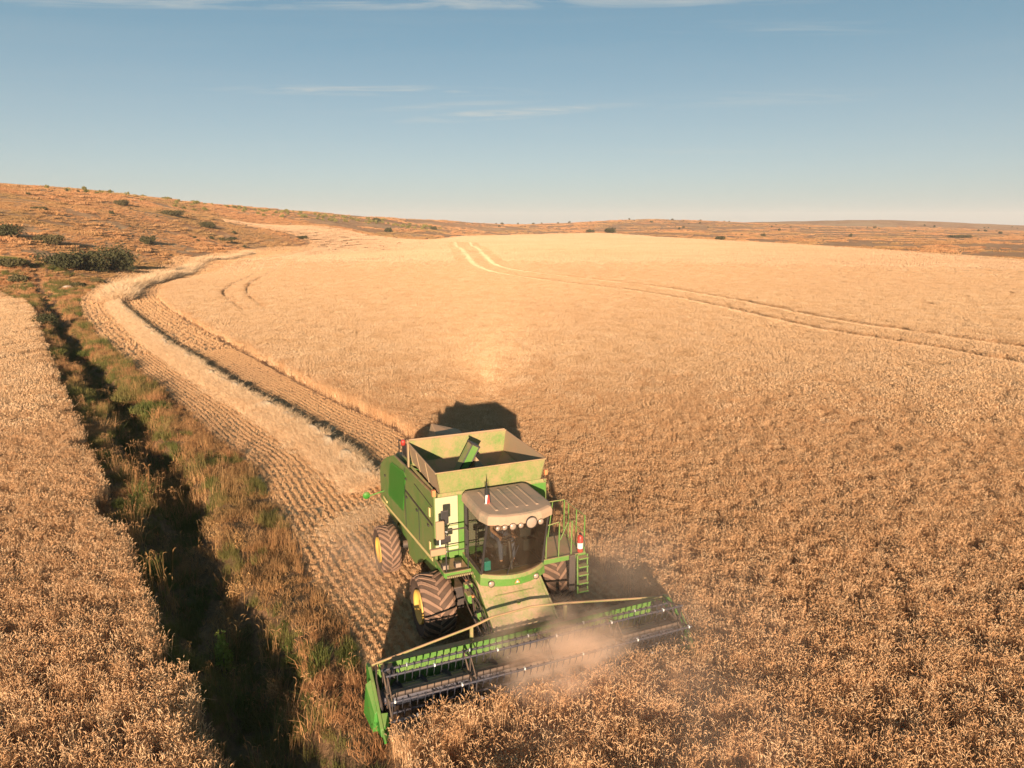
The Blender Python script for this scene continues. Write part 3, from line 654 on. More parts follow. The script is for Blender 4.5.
# low brush over the hill and the far plain
def brushm():
    return merge([ribbons(150, 1.1, .24, .09, 1.1, 1, taper=.4)])
brush = [arrmesh('brush_patch', *brushm(), M['brush']) for _ in range(5)]
def hillpts(n, box, r0, r1):
    X, Y = sample(n, *box); r = np.hypot(X, Y); k = view_mask(X, Y, 10) & (r > r0) & (r < r1) & (~inpoly(X, Y, STUB_POLY)) & (~inpoly(X, Y, LC_POLY)) & (~inpoly(X, Y, CROP_R)) & (Y > 100); return X[k], Y[k]
X, Y = hillpts(110000, (-330, -60, 100, 480), 100, 520); k = fbm(X, Y, 11, 4) > .39; X, Y = X[k], Y[k]
scatter('hill_brush', X, Y, height(X, Y) - .02, brush, None, .35 + .7 * rng.random(len(X)) ** 2, .2, 'low reddish brown brush covering the hillside', 'brush')
X, Y = hillpts(60000, (-260, 900, 150, 1250), 150, 1300); k = fbm(X, Y, 26, 4) > .50; X, Y = X[k], Y[k]
scatter('plain_brush', X, Y, height(X, Y) - .02, brush, None, 1.0 + 1.8 * rng.random(len(X)) ** 2, .2, 'low brown brush on the plain beyond the wheat', 'brush')

# ------------------------------------------------------------ the combine harvester (x forward, y its left, z up)
root = empty('combine_harvester', (CX, CY, 0), YAW)
tag(root, 'green combine harvester with open grain tank and dusty cab, cutting wheat', 'combine harvester')
# hull behind the panels
b = MB()
b.prism([(-6.1, 1.0), (-6.2, 2.3), (-5.2, 2.85), (-4.2, 3.2), (-.02, 3.55), (-.02, 1.75), (-.9, 1.2), (-3.0, .95), (-5.0, .85)], -1.36, 1.36)
b.box((-6.35, 0, 1.3), (.5, 1.9, 1.1))
body = b.build('body', M['green'], root, .02)
m_ = MB()    # straw hood and chopper at the tail
m_.hexa([(-6.9, -.95, .65), (-6.1, -.95, .75), (-6.1, .95, .75), (-6.9, .95, .65)], [(-6.75, -.9, 1.15), (-6.1, -.9, 1.5), (-6.1, .9, 1.5), (-6.75, .9, 1.15)])
m_.build('straw_chopper', M['dark'], root, .01)
# side panels
PAN = [(-6.38, 1.12), (-6.42, 2.22), (-6.2, 2.5), (-5.78, 2.76), (-5.3, 2.99), (-4.3, 3.37), (-2.6, 3.50), (0, 3.68), (.02, 3.3), (.02, 1.80), (-.2, 1.76)]
for s in (-1, 1):
    b = MB(); b.prism(PAN, s * 1.44, s * 1.51)
    # inner skirt under the panel
    b.prism([(-6.2, .95), (-6.2, 1.2), (-.25, 1.85), (-.3, 1.62), (-1.2, 1.5), (-1.6, 1.15), (-2.4, .72), (-3.1, .66), (-3.3, 1.1), (-4.3, 1.28), (-4.6, .95)], s * 1.36, s * 1.42)
    sp = b.build('side_panel', M['green_side'], root, .015)
    a = MB(); a.prism([(-6.3, 1.16), (-6.3, 1.24), (-.2, 1.93), (-.2, 1.84)], s * 1.513, s * 1.522); a.build('stripe', M['stripe'], sp)
    a = MB(); a.prism([(-4.78, 2.92), (-4.5, 3.08), (-2.95, 3.30), (-2.80, 3.22), (-3.25, 2.02), (-3.4, 1.98), (-5.1, 1.80), (-5.15, 1.9)], s * 1.513, s * 1.53)
    for k in range(15):
        x0 = -5.0 + k * .135; a.add([(x0, s * 1.54, 1.88 + (x0 + 5.1) * .07), (x0 + .035, s * 1.54, 1.88 + (x0 + 5.1) * .07), (x0 + .30, s * 1.54, 3.02 + (x0 + 4.7) * .13), (x0 + .265, s * 1.54, 3.02 + (x0 + 4.7) * .13)], [(0, 1, 2, 3)])
    a.build('vent_grille', M['green_clean'], sp)
    a = MB(); a.prism([(-2.92, 2.73), (-2.92, 2.79), (-.12, 2.87), (-.12, 2.81)], s * 1.513, s * 1.524); a.prism([(-2.95, 1.62), (-2.92, 1.62), (-2.90, 3.4), (-2.93, 3.4)], s * 1.513, s * 1.522); a.build('panel_seam', M['black'], sp)
    for c_, d_ in (((-1.45, s * 1.516, 2.35), (.018, .014, .95)), ((-1.0, s * 1.516, 3.32), (1.7, .012, .02))):
        a = MB(); a.box(c_, d_); a.build('panel_seam', M['black'], sp)
    for c_ in ((-2.72, s * 1.53, 2.62), (-1.62, s * 1.53, 2.66), (-.5, s * 1.53, 2.70), (-5.55, s * 1.53, 2.3), (-2.75, s * 1.53, 3.15)):
        a = MB(); a.box(c_, (.14, .03, .05)); a.build('latch', M['black'], sp, .008)
    for c_, d_ in (((-.32, s * 1.535, 3.12), (.10, .03, .24)), ((-.35, s * 1.535, 2.2), (.1, .03, .24)), ((-5.6, s * 1.535, 1.47), (.5, .03, .08))):
        a = MB(); a.box(c_, d_); a.build('reflector', M['stripe'], sp, .01)
# front wall of the hull, right of the cab
b = MB(); b.box((.03, -1.20, 2.9), (.06, .58, 1.42)); b.build('front_panel', M['pale'], root, .015)
b = MB(); b.box((.03, 1.17, 2.72), (.07, .60, 1.80)); b.build('front_frame', M['green'], root, .015)
b = MB(); b.box((.03, -.77, 2.72), (.07, .27, 1.80)); b.box((.06, -1.2, 2.30), (.02, .56, .03)); b.box((.065, -1.2, 2.85), (.012, .56, .02)); b.build('front_frame', M['green'], root, .015)
# engine deck behind the tank
b = MB(); b.hexa([(-5.35, -1.3, 2.85), (-2.7, -1.3, 3.35), (-2.7, 1.3, 3.35), (-5.35, 1.3, 2.85)], [(-5.25, -1.2, 3.12), (-2.7, -1.25, 3.62), (-2.7, 1.25, 3.62), (-5.25, 1.2, 3.12)])
hood = b.build('engine_hood', M['green'], root, .03)
b = MB(); b.hexa([(-5.1, -.35, 3.1), (-3.6, -.35, 3.3), (-3.6, .75, 3.3), (-5.1, .75, 3.1)], [(-4.75, -.2, 4.10), (-4.1, -.25, 3.98), (-4.1, .75, 3.72), (-4.75, .7, 3.80)]); b.build('air_intake', M['dustplate'], hood, .03)
b = MB(); b.tube([(-3.1, .95, 3.4), (-3.1, .95, 4.0), (-3.3, .95, 4.12)], .08, n=10); b.build('exhaust_pipe', M['dark'], hood)
b = MB(); b.box((-3.7, -1.15, 3.62), (.5, .3, .25)); b.tube([(-4.6, -1.15, 3.2), (-4.6, -1.15, 3.65), (-3.0, -1.15, 3.85), (-3.0, -1.15, 3.5)], .02); b.tube([(-5.3, -1.1, 3.0), (-5.3, -1.1, 3.5), (-4.6, -1.15, 3.65)], .02); b.build('deck_rail', M['black'], hood)
b = MB(); b.lathe([(.0, .0), (.07, 0), (.07, .12), (.05, .16), (0, .17)], (-4.0, -1.27, 3.74), 'z', 12); b.build('beacon', M['red'], hood)
b = MB(); b.tube([(-5.9, -1.3, 1.7), (-5.9, -2.0, 1.55)], .022); b.lathe([(0, -.015), (.12, -.015), (.12, .015), (0, .015)], (-5.9, -2.08, 1.58), 'x', 20); b.build('side_marker', M['green_clean'], root)
# grain tank: hopper and flared extension
b = MB()
T = [(-2.6, -1.36), (0, -1.36), (0, 1.36), (-2.6, 1.36)]
hop = [(-2.52, -1.30), (-.06, -1.30), (-.06, 1.30), (-2.52, 1.30)]; bot = [(-1.6, -.3), (-1.0, -.3), (-1.0, .3), (-1.6, .3)]
b.add([(*p, 3.70) for p in hop] + [(*p, 2.9) for p in bot], [(i, (i + 1) % 4, 4 + (i + 1) % 4, 4 + i) for i in range(4)] + [(4, 5, 6, 7)])
b.hexa([(-2.62, -1.42, 3.52), (.05, -1.42, 3.62), (.05, 1.42, 3.62), (-2.62, 1.42, 3.52)], [(-2.62, -1.40, 3.60), (.03, -1.40, 3.70), (.03, 1.40, 3.70), (-2.62, 1.40, 3.60)])
tank = b.build('grain_tank', M['tankgreen'], root)
tank.data.polygons  # rim collar is pierced below by the hopper opening
bm = bmesh.new(); bm.from_mesh(tank.data)
bm.faces.ensure_lookup_table()
kill = [f for f in bm.faces if len(f.verts) == 4 and abs(f.normal.z) > .95 and f.calc_area() > 5]; bmesh.ops.delete(bm, geom=kill, context='FACES_ONLY'); bm.to_mesh(tank.data); bm.free()
def wall(p0, p1, q0, q1, th, name, mat, zs=(3.68, 4.24)):
    a = MB(); d = (Vector(p1) - Vector(p0)); n = Vector((-d.y, d.x)).normalized() * th
    a.hexa([(p0[0], p0[1], zs[0]), (p1[0], p1[1], zs[0]), (p1[0] + n.x, p1[1] + n.y, zs[0]), (p0[0] + n.x, p0[1] + n.y, zs[0])],
           [(q0[0], q0[1], zs[1]), (q1[0], q1[1], zs[1]), (q1[0] + n.x, q1[1] + n.y, zs[1]), (q0[0] + n.x, q0[1] + n.y, zs[1])])
    # rolled lip and stiffening ribs
    a.tube([(q0[0], q0[1], zs[1]), (q1[0], q1[1], zs[1])], .022, n=6)
    for k in (.33, .66):
        x = p0[0] + d.x * k; y = p0[1] + d.y * k; X = q0[0] + (q1[0] - q0[0]) * k; Y = q0[1] + (q1[1] - q0[1]) * k
        a.tube([(x - n.x * .3, y - n.y * .3, zs[0]), (X - n.x * .3, Y - n.y * .3, zs[1])], .012, n=5)
    return a.build(name, mat, tank, .004)
lo = [(-2.58, -1.36), (.0, -1.36), (.0, 1.36), (-2.58, 1.36)]; hi = [(-2.66, -1.46), (.06, -1.46), (.06, 1.46), (-2.66, 1.46)]
wall(lo[1], lo[2], hi[1], hi[2], .03, 'tank_extension', M['tankgreen'])
wall(lo[3], lo[0], hi[3], hi[0], .03, 'tank_extension', M['tankgreen'], (3.58, 4.26))
wall(lo[0], lo[1], hi[0], hi[1], .03, 'tank_extension', M['dustplate'])
wall(lo[2], lo[3], hi[2], hi[3], .03, 'tank_extension', M['dustplate'])
a = MB(); a.box((-2.62, -1.47, 3.93), (.12, .04, .78)); a.box((-2.69, 0, 4.20), (.05, 2.85, .22)); a.build('corner_flange', M['dustplate'], tank, .01)
a = MB()
A0, A1 = Vector((-1.3, -.55, 3.45)), Vector((-1.3, -.02, 4.40)); dx = (A1 - A0).normalized(); sd_ = Vector((1, 0, 0)); up_ = dx.cross(sd_)
def chq(c, w_, h_): return [c - sd_ * w_ - up_ * h_, c + sd_ * w_ - up_ * h_, c + sd_ * w_ + up_ * h_, c - sd_ * w_ + up_ * h_]
a.hexa(chq(A0, .17, .11), chq(A1, .17, .11)); a.build('filling_auger', M['green'], tank, .01)
a = MB(); a.hexa(chq(A1, .19, .13), chq(A1 + dx * .04, .19, .13)); a.tube([A0 + sd_ * .18 + up_ * .11, A1 + sd_ * .18 + up_ * .11], .018); a.tube([A0 + sd_ * .18 - up_ * .11, A1 + sd_ * .18 - up_ * .11], .018); a.build('auger_rim', M['black'], tank)
a = MB(); a.hexa([(-1.45, -.15, 3.4), (-.95, -.15, 3.4), (-.95, .45, 3.4), (-1.45, .45, 3.4)], [(-1.3, -.02, 4.12), (-1.1, -.02, 4.12), (-1.05, .18, 3.86), (-1.3, .18, 3.86)]); a.build('auger_cover', M['dustplate'], tank, .01)
a = MB(); a.box((-.5, .1, 3.95), (.12, .2, .08)); a.tube([(-.5, .1, 3.95), (-.1, .1, 3.75)], .02); a.build('level_sensor', M['white'], tank)
a = MB(); a.box((-.02, 1.50, 3.85), (.08, .08, .14)); a.build('marker_lamp', M['orange'], tank, .01)
a = MB(); a.box((-.02, -1.50, 3.72), (.10, .09, .16)); a.build('marker_lamp', M['orange'], tank, .01)

# cab
def arc(xs, xm, w_, n=9):
    return [(xs + (xm - xs) * (1 - (2 * i / (n - 1) - 1) ** 2), -w_ + 2 * w_ * i / (n - 1)) for i in range(n)]
b = MB()      # deck: curved apron below the windscreen, platform on both sides
n = 11; lo_ = arc(1.36, 1.66, .84, n); hi_ = arc(1.34, 1.68, .82, n)
vs = []; fs = []
for i, ((x0, y0), (x1, y1)) in enumerate(zip(lo_, hi_)): vs += [(x0 + .04, y0, 1.84), (x1 + .06, y1, 2.04), (x1 + .02, y1, 2.12), (x1 - .3, y1, 2.10), (x0 - .3, y0, 1.84)]
for i in range(n - 1):
    for k in range(5): fs.append((i * 5 + k, i * 5 + (k + 1) % 5, i * 5 + 5 + (k + 1) % 5, i * 5 + 5 + k))
fs += [(0, 1, 2, 3, 4), tuple(n * 5 - 5 + k for k in (4, 3, 2, 1, 0))]
b.add(vs, fs, 0, False)
b.box((.62, 0, 1.98), (1.30, 1.64, .2))
deck = b.build('cab_base', M['green'], root, .012)
a = MB(); a.box((.40, -1.17, 1.93), (.72, .62, .05)); a.box((.78, -1.17, 1.92), (.06, .66, .14)); a.box((.40, -1.5, 1.93), (.76, .05, .12)); pf = a.build('right_platform', M['green'], root, .01); pf.name = 'platform'
for k in range(14):
    pass
a = MB(); [a.box((.84, -1.45 + k * .045, 1.90), (.07, .018, .05)) for k in range(15)]; a.build('grip_strip', M['dustplate'], pf)
a = MB(); a.box((.42, 1.48, 1.93), (1.15, 1.26, .05)); a.box((1.02, 1.5, 1.91), (.06, 1.30, .13)); a.box((.42, 2.12, 1.93), (1.2, .05, .13)); pl = a.build('platform', M['green'], root, .01)
a = MB(); a.tube([(.72, -1.44, 1.95), (.72, -1.44, 2.95), (.70, -1.38, 3.03), (.70, -.95, 3.03), (.72, -.89, 2.95), (.72, -.89, 1.95)], .018); a.tube([(.72, -1.44, 2.5), (.72, -.89, 2.5)], .015); a.tube([(.72, -1.44, 2.98), (.1, -1.44, 2.98)], .016); a.build('handrail', M['black'], pf)
a = MB()
for x in (1.0, .55, .1, -.15): a.tube([(x, 2.12, 1.95), (x, 2.12, 2.95)], .017)
a.tube([(1.0, 2.12, 2.95), (-.15, 2.12, 2.95)], .017); a.tube([(1.0, 2.12, 2.5), (-.15, 2.12, 2.5)], .014)
for y in (1.05, 1.40, 1.75): a.tube([(1.0, y, 1.95), (1.0 - .05, y + .04, 2.85)], .017)
a.tube([(1.0, 1.05, 2.85), (1.0, 1.40, 2.9)], .016); a.tube([(.98, 1.45, 2.4), (.9, 1.70, 2.8)], .014); a.tube([(-.15, 1.3, 1.95), (-.15, 1.3, 2.95), (-.15, 2.12, 2.95)], .017); a.tube([(-.15, 1.65, 1.95), (-.1, 1.75, 2.95)], .015)
a.build('handrail', M['green'], pl)
a = MB(); a.box((1.10, 1.74, 1.50), (.04, .17, .98)); lad = a.build('ladder', M['dark'], root, .01)
a = MB(); a.tube([(1.14, 1.86, 1.98), (1.20, 1.86, .95)], .022); a.tube([(1.14, 2.14, 1.98), (1.20, 2.14, .95)], .022)
for k in range(5): a.box((1.15 + .012 * k, 2.0, 1.90 - k * .22), (.16, .27, .035))
a.build('rung_frame', M['green'], lad, .005)
# frame posts
a = MB(); fr_, fl_ = (1.36, -.78), (1.36, .78)
a.tube([(1.36, -.78, 2.1), (1.70, -.76, 3.5)], .035, n=6); a.tube([(1.36, .78, 2.1), (1.70, .76, 3.5)], .035, n=6)
a.box((.34, -.80, 2.80), (.09, .07, 1.45)); a.box((.34, .80, 2.80), (.09, .07, 1.45)); a.box((.14, 0, 2.8), (.12, 1.55, 1.45)); a.box((.85, -.80, 2.14), (1.05, .05, .08)); a.box((.85, .80, 2.14), (1.05, .05, .08))
cabf = a.build('cab_frame', M['black'], root, .008)
n = 11; lo_ = arc(1.38, 1.60, .75, n); hi_ = arc(1.72, 1.92, .74, n)
def pane(lo_, hi_, z0, z1, name, parent):
    V = [(x, y, z0) for x, y in lo_] + [(x, y, z1) for x, y in hi_]; k = len(lo_)
    a = MB(); a.add(V, [(i, i + 1, k + i + 1, k + i) for i in range(k - 1)], 0, True); return a.build(name, M['glass'], parent)
pane(lo_, hi_, 2.11, 3.50, 'windscreen', root)
for s in (-1, 1): pane([(.40, s * .79), (1.34, s * .79)], [(.40, s * .79), (1.68, s * .77)], 2.18, 3.5, 'side_window', root)
a = MB(); a.tube([(1.64, -.25, 2.13), (1.80, -.02, 2.9)], .012, n=5); a.build('wiper', M['black'], root)
# roof: rounded slab with pressed ribs
a = MB(); rp = [(.14, -.80), (.26, -.88), (1.55, -.90), (1.85, -.80), (2.02, -.45), (2.06, 0), (2.02, .45), (1.85, .80), (1.55, .90), (.26, .88), (.14, .80)]
k = len(rp)
def ring(sc, z, dx=0): return [(1.1 + (x - 1.1) * sc + dx, y * sc, z) for x, y in rp]
rings = [ring(.92, 3.50), ring(1.0, 3.53), ring(1.0, 3.66), ring(.965, 3.73), ring(.90, 3.755), ring(.5, 3.775)]
vs = [p for r_ in rings for p in r_]; fs = [(j * k + i, j * k + (i + 1) % k, (j + 1) * k + (i + 1) % k, (j + 1) * k + i) for j in range(len(rings) - 1) for i in range(k)]
fs += [tuple(range(k))[::-1], tuple((len(rings) - 1) * k + i for i in range(k))]
a.add(vs, fs, 0, False)
for y in (-.55, -.3, -.05, .2, .45): a.hexa([(.4, y, 3.74), (1.7, y, 3.74), (1.7, y + .10, 3.74), (.4, y + .10, 3.74)], [(.45, y + .02, 3.79), (1.65, y + .02, 3.785), (1.65, y + .08, 3.785), (.45, y + .08, 3.79)])
roof = a.build('cab_roof', M['roof'], root, .015)
def lampround(c, r_, parent, name='work_lamp', ringm=None):
    x, y, z = c; a = MB(); a.lathe([(0, -.09), (r_ * .7, -.09), (r_, -.02), (r_ * 1.12, .0), (r_ * 1.12, .03), (r_, .03)], (x, y, z), 'x', 18); o = a.build(name, M[ringm or 'dark'], parent)
    a = MB(); a.lathe([(r_ * 1.0, .012), (r_ * .6, .032), (0, .04)], (x, y, z), 'x', 18); a.build('lens', M['lamp'], o)
for y, r_ in ((-.62, .055), (-.46, .06), (-.27, .075), (-.08, .06), (.42, .065)): lampround((2.06 - abs(y) * .08, y, 3.50), r_, roof)
lampround((2.10, .16, 3.55), .125, roof, ringm='black')
a = MB(); a.tube([(1.2, -.62, 3.76), (1.2, -.62, 4.12)], .012, n=6); a.build('flag_pole', M['black'], roof)
def flag(pts, mat):
    a = MB(); a.prism(pts, 1.19, 1.20, 'x'); return a
f_ = MB(); f_.prism([(-.60, 3.98), (-.55, 3.98), (-.58, 4.30)], 1.185, 1.205, 'x', 0); f_.prism([(-.635, 3.76), (-.58, 3.76), (-.555, 3.98), (-.60, 3.98)], 1.186, 1.204, 'x', 2)
f_.prism([(-.58, 3.76), (-.50, 3.76), (-.52, 3.98), (-.555, 3.98)], 1.186, 1.204, 'x', 1); f_.prism([(-.50, 3.76), (-.47, 3.76), (-.545, 4.16), (-.52, 3.98)], 1.186, 1.204, 'x', 0)
f_.build('pennant', [M['fabric_black'], M['red'], M['white']], roof)
# lamps on the deck, sticker
lampround((1.58, -.62, 1.93), .07, deck); lampround((1.62, .50, 1.93), .065, deck)
a = MB(); a.add([(1.743, -.10, 1.92), (1.743, .04, 1.92), (1.743, -.03, 2.02)], [(0, 1, 2)], 1); a.add([(1.746, -.06, 1.935), (1.746, 0, 1.935), (1.746, -.03, 1.98)], [(0, 1, 2)], 0); a.build('warning_sticker', [M['white'], M['orange']], deck)
for y in (-1.42, -1.10):
    a = MB(); a.box((.52, y, 2.03), (.14, .16, .13)); o = a.build('platform_lamp', M['black'], pf, .01); a = MB(); a.box((.60, y, 2.03), (.02, .13, .10)); a.build('lens', M['lamp'], o)
# mirrors on their bracket
a = MB(); a.tube([(.72, -1.40, 3.0), (.85, -1.62, 3.12), (.85, -1.62, 2.6)], .015); a.tube([(.72, -1.42, 2.5), (.85, -1.62, 2.6)], .015)
for c, d, mt in (((.92, -1.62, 3.22), (.07, .20, .46), 'dustplate'), ((.85, -1.48, 3.42), (.05, .18, .32), 'black'), ((.90, -1.62, 2.66), (.10, .32, .16), 'dustplate'), ((.82, -1.50, 2.84), (.05, .30, .18), 'black')):
    pass
mb_ = a.build('mirror_bracket', M['white'], pf)
a = MB(); a.box((.95, -1.64, 3.18), (.08, .21, .46)); a.build('mirror', M['dustplate'], pf, .03)
a = MB(); a.box((.95, -1.70, 2.66), (.12, .38, .17)); a.build('mirror', M['dustplate'], pf, .03)
a = MB(); a.box((.80, -1.48, 3.42), (.05, .19, .34)); a.build('mirror', M['black'], pf, .02)
a = MB(); a.box((.80, -1.50, 2.86), (.05, .32, .17)); a.build('mirror', M['black'], pf, .02)
# inside the cab
a = MB(); a.box((.75, 0, 2.115), (1.2, 1.5, .02)); a.build('cab_floor', M['interior'], root)
a = MB(); a.box((.68, -.02, 2.52), (.48, .50, .14)); a.box((.44, -.02, 2.90), (.12, .46, .70), rot=(0, -.15, 0)); a.box((.68, -.02, 2.30), (.22, .22, .32)); a.box((.66, .27, 2.68), (.36, .07, .06)); a.build('driver_seat', M['seat'], root, .03)
a = MB(); a.tube([(1.38, -.02, 2.1), (1.20, -.02, 2.74)], .05); w_ = [(1.19 + .09 * math.sin(t), -.02 + .19 * math.cos(t), 2.76 + .16 * math.sin(t)) for t in [i * math.pi / 10 for i in range(21)]]; a.tube(w_, .016, n=6, cap=False); a.tube([w_[0], w_[10]], .014); a.build('steering_wheel', M['black'], root)
a = MB(); a.box((.85, .50, 2.55), (.7, .28, .30)); a.box((1.30, .38, 2.95), (.06, .34, .22)); a.tube([(1.28, .38, 2.7), (1.28, .38, 2.9)], .02); a.build('control_console', M['interior'], root, .02)
# feeder house
b = MB(); b.prism([(.55, 1.80), (1.05, 1.78), (2.42, 1.02), (2.42, .32), (.55, 1.0)], -.76, .76); fe = b.build('feeder_house', M['feeder'], root, .03)
a = MB()
for y in (-.78, .78): a.hexa([(.9, y - .03, 1.80), (2.40, y - .03, .98), (2.40, y + .03, .98), (.9, y + .03, 1.80)], [(.9, y - .03, 1.86), (2.40, y - .03, 1.05), (2.40, y + .03, 1.05), (.9, y + .03, 1.86)])
a.box((1.75, 0, 1.42), (.08, .07, .07)); a.tube([(1.5, -.5, 1.54), (1.5, .5, 1.54)], .014); a.build('feeder_rib', M['feeder'], fe, .01)
random.seed(3)
for k in range(9):
    a = MB(); y = -.88 - .06 * (k % 4) - .03 * random.random(); pts = []
    for j in range(7):
        t = j / 6; pts.append((.75 + 1.6 * t, y + .10 * math.sin(3 * t + k), 1.72 - .75 * t - .16 * math.sin(t * 3.1 + k * .7) * (1 if k % 2 else -.6)))
    a.tube(pts, .017, n=6); a.build('hydraulic_hose', M['black'], fe)
for c_, d_ in (((1.15, -1.02, 1.45), (.25, .16, .22)), ((1.6, -.95, 1.2), (.16, .12, .26)), ((.95, -.98, 1.66), (.14, .2, .12))):
    a = MB(); a.box(c_, d_); a.build('valve_block', M['green'], fe, .02)
for c_ in ((.9, -1.0, 1.76), (1.35, -1.0, 1.58)):
    a = MB(); a.box(c_, (.06, .05, .04)); a.build('hose_coupling', M['orange'], fe)
# wheels
def wheel(x, y, Rr, W, rimr, s):
    a = MB(); hw = W / 2
    prof = [(rimr, -hw * .72), (rimr + .03, -hw * .82), (Rr * .78, -hw * 1.0), (Rr * .90, -hw * .98), (Rr * .955, -hw * .84), (Rr * .97, -hw * .4), (Rr * .97, hw * .4), (Rr * .955, hw * .84), (Rr * .90, hw * .98), (Rr * .78, hw * 1.0), (rimr + .03, hw * .82), (rimr, hw * .72), (rimr, -hw * .72)]
    a.lathe(prof, (0, 0, 0), 'y', 56, 0)
    nl = 20; lw = .036
    for side in (-1, 1):
        for q in range(nl):
            ph0 = 2 * math.pi * (q + (.5 if side > 0 else 0)) / nl; prev = None
            for j in range(6):
                t = j / 5; yy = side * hw * (-.06 + 1.08 * t); ph = ph0 + (.40 * t) * .9 / Rr * 1.0
                ro = Rr * (1.0 if t < .75 else 1.0 - .30 * (t - .75) ** 1.2 * 1.6); ri = Rr * (.955 if t < .75 else .955 - .25 * (t - .75))
                dl = lw * (1.0 + .4 * t) / Rr
                P = lambda rr_, pp: (rr_ * math.cos(pp), yy, rr_ * math.sin(pp))
                cur = [P(ri - .02, ph - dl * 1.3), P(ro, ph - dl), P(ro, ph + dl), P(ri - .02, ph + dl * 1.3)]
                if prev: a.add(prev + cur, [(0, 1, 5, 4), (1, 2, 6, 5), (2, 3, 7, 6)] + ([(4, 5, 6, 7)] if j == 5 else []) + ([(3, 2, 1, 0)] if j == 1 else []), 1)
                prev = cur
    o = a.build('wheel', [M['rubber'], M['lug']], root); o.location = (x, y, Rr - .015)
    a = MB(); e = s * hw
    a.lathe([(rimr + .012, e * .80), (rimr + .02, e * .97), (rimr * .96, e * .98), (rimr * .90, e * .88), (rimr * .78, e * .72), (rimr * .45, e * .66), (rimr * .38, e * .80), (rimr * .24, e * .84), (0, e * .84)], (0, 0, 0), 'y', 40)
    a.lathe([(rimr + .012, -e * .80), (rimr * .9, -e * .6), (rimr * .3, -e * .5), (0, -e * .5)], (0, 0, 0), 'y', 32)
    rim = a.build('rim', M['yellow'], o)
for s in (-1, 1):
    wheel(0, s * 1.60, .80, .80, .41, s); wheel(-3.74, s * 1.93, .70, .56, .36, s)
a = MB(); a.tube([(0, -1.3, .9), (0, 1.3, .9)], .18, n=12); a.box((0, -1.0, .95), (.5, .3, .6)); a.box((0, 1.0, .95), (.5, .3, .6)); a.build('front_axle', M['dark'], root, .02)
a = MB(); a.tube([(-3.74, -1.5, .72), (-3.74, 1.5, .72)], .12, n=12); a.build('rear_axle', M['dark'], root)
# header
HW = 3.62
b = MB(); b.box((2.38, 0, 1.06), (.17, HW * 2 - .3, .13))
b.hexa([(2.46, -HW, .28), (2.50, -HW, .28), (2.50, HW, .28), (2.46, HW, .28)], [(2.42, -HW, 1.0), (2.46, -HW, 1.0), (2.46, HW, 1.0), (2.42, HW, 1.0)])
hd = b.build('header', M['green'], root, .008)
a = MB(); a.prism([(2.51, .28), (2.62, .14), (3.35, .10), (3.35, .14), (2.64, .18), (2.52, .32)], -HW, HW); a.build('header_floor', M['black'], hd)
a = MB()
for k in range(36):
    y = -HW + .1 + k * (2 * HW - .2) / 35; a.hexa([(2.50, y - .02, .34), (2.56, y - .02, .34), (2.56, y + .02, .34), (2.50, y + .02, .34)], [(2.465, y - .02, .98), (2.50, y - .02, .98), (2.50, y + .02, .98), (2.465, y + .02, .98)])
a.build('back_rib', M['green'], hd)
a = MB(); a.tube([(2.45, -HW, 1.14), (2.40, -1.40, 1.47), (2.30, -.9, 1.53), (2.25, .1, 1.55), (2.32, .9, 1.50), (2.45, HW - .1, 1.16)], .028, n=7)
for y in (-1.40, .9): a.box((2.39, y, 1.28), (.06, .07, .40))
a.build('brace_rod', M['tankgreen'], hd, .004)
a = MB(); a.tube([(2.86, -HW + .05, .58), (2.86, HW - .05, .58)], .19, n=16)
# auger flighting, two hands meeting in the middle
for s in (-1, 1):
    V = []; F_ = []; N_ = 150
    for i in range(N_ + 1):
        y = s * (.4 + (HW - .5) * i / N_); t = i / N_ * 2 * math.pi * 6
        V += [(2.86 + .19 * math.cos(t), y, .58 + .19 * math.sin(t)), (2.86 + .30 * math.cos(t), y, .58 + .30 * math.sin(t))]
    F_ = [(2 * i, 2 * i + 1, 2 * i + 3, 2 * i + 2) for i in range(N_)]; a.add(V, F_, 0, True)
a.build('feed_auger', M['steel'], hd)
RX, RZ, RR = 3.22, .90, .50
a = MB(); a.tube([(RX, -HW + .12, RZ), (RX, HW - .12, RZ)], .07, n=10)
for y in [-HW + .15 + k * (2 * HW - .3) / 4 for k in range(5)]:
    for q in range(6):
        t = q * math.pi / 3 + .35; a.box((RX + RR / 2 * math.cos(t), y, RZ + RR / 2 * math.sin(t)), (RR, .025, .05), rot=(0, -t, 0))
        t2 = t + math.pi / 3; a.tube([(RX + RR * math.cos(t), y, RZ + RR * math.sin(t)), (RX + RR * math.cos(t2), y, RZ + RR * math.sin(t2))], .014, n=5)
reel = a.build('reel', M['dark'], hd)
a = MB()
for q in range(6):
    t = q * math.pi / 3 + .35; X0, Z0 = RX + RR * math.cos(t), RZ + RR * math.sin(t)
    a.tube([(X0, -HW + .12, Z0), (X0, HW - .12, Z0)], .026, n=7)
a.build('reel_bat', M['steel'], hd)
a = MB(); nt_ = 46
for q in range(6):
    t = q * math.pi / 3 + .35; X0, Z0 = RX + RR * math.cos(t), RZ + RR * math.sin(t)
    for k in range(nt_):
        y = -HW + .2 + k * (2 * HW - .4) / (nt_ - 1); a.tube([(X0, y, Z0), (X0 - .02, y, Z0 - .12), (X0 - .07, y, Z0 - .23)], [.012, .009, .005], n=4, cap=False); a.box((X0, y, Z0 + .01), (.055, .03, .05), 1 if (k * 7 + q * 3) % 9 == 0 else 0)
tn = a.build('reel_tine', [M['steel'], M['white']], hd); tn['kind'] = 'stuff'
a = MB(); a.box((3.38, 0, .12), (.10, 2 * HW, .03))
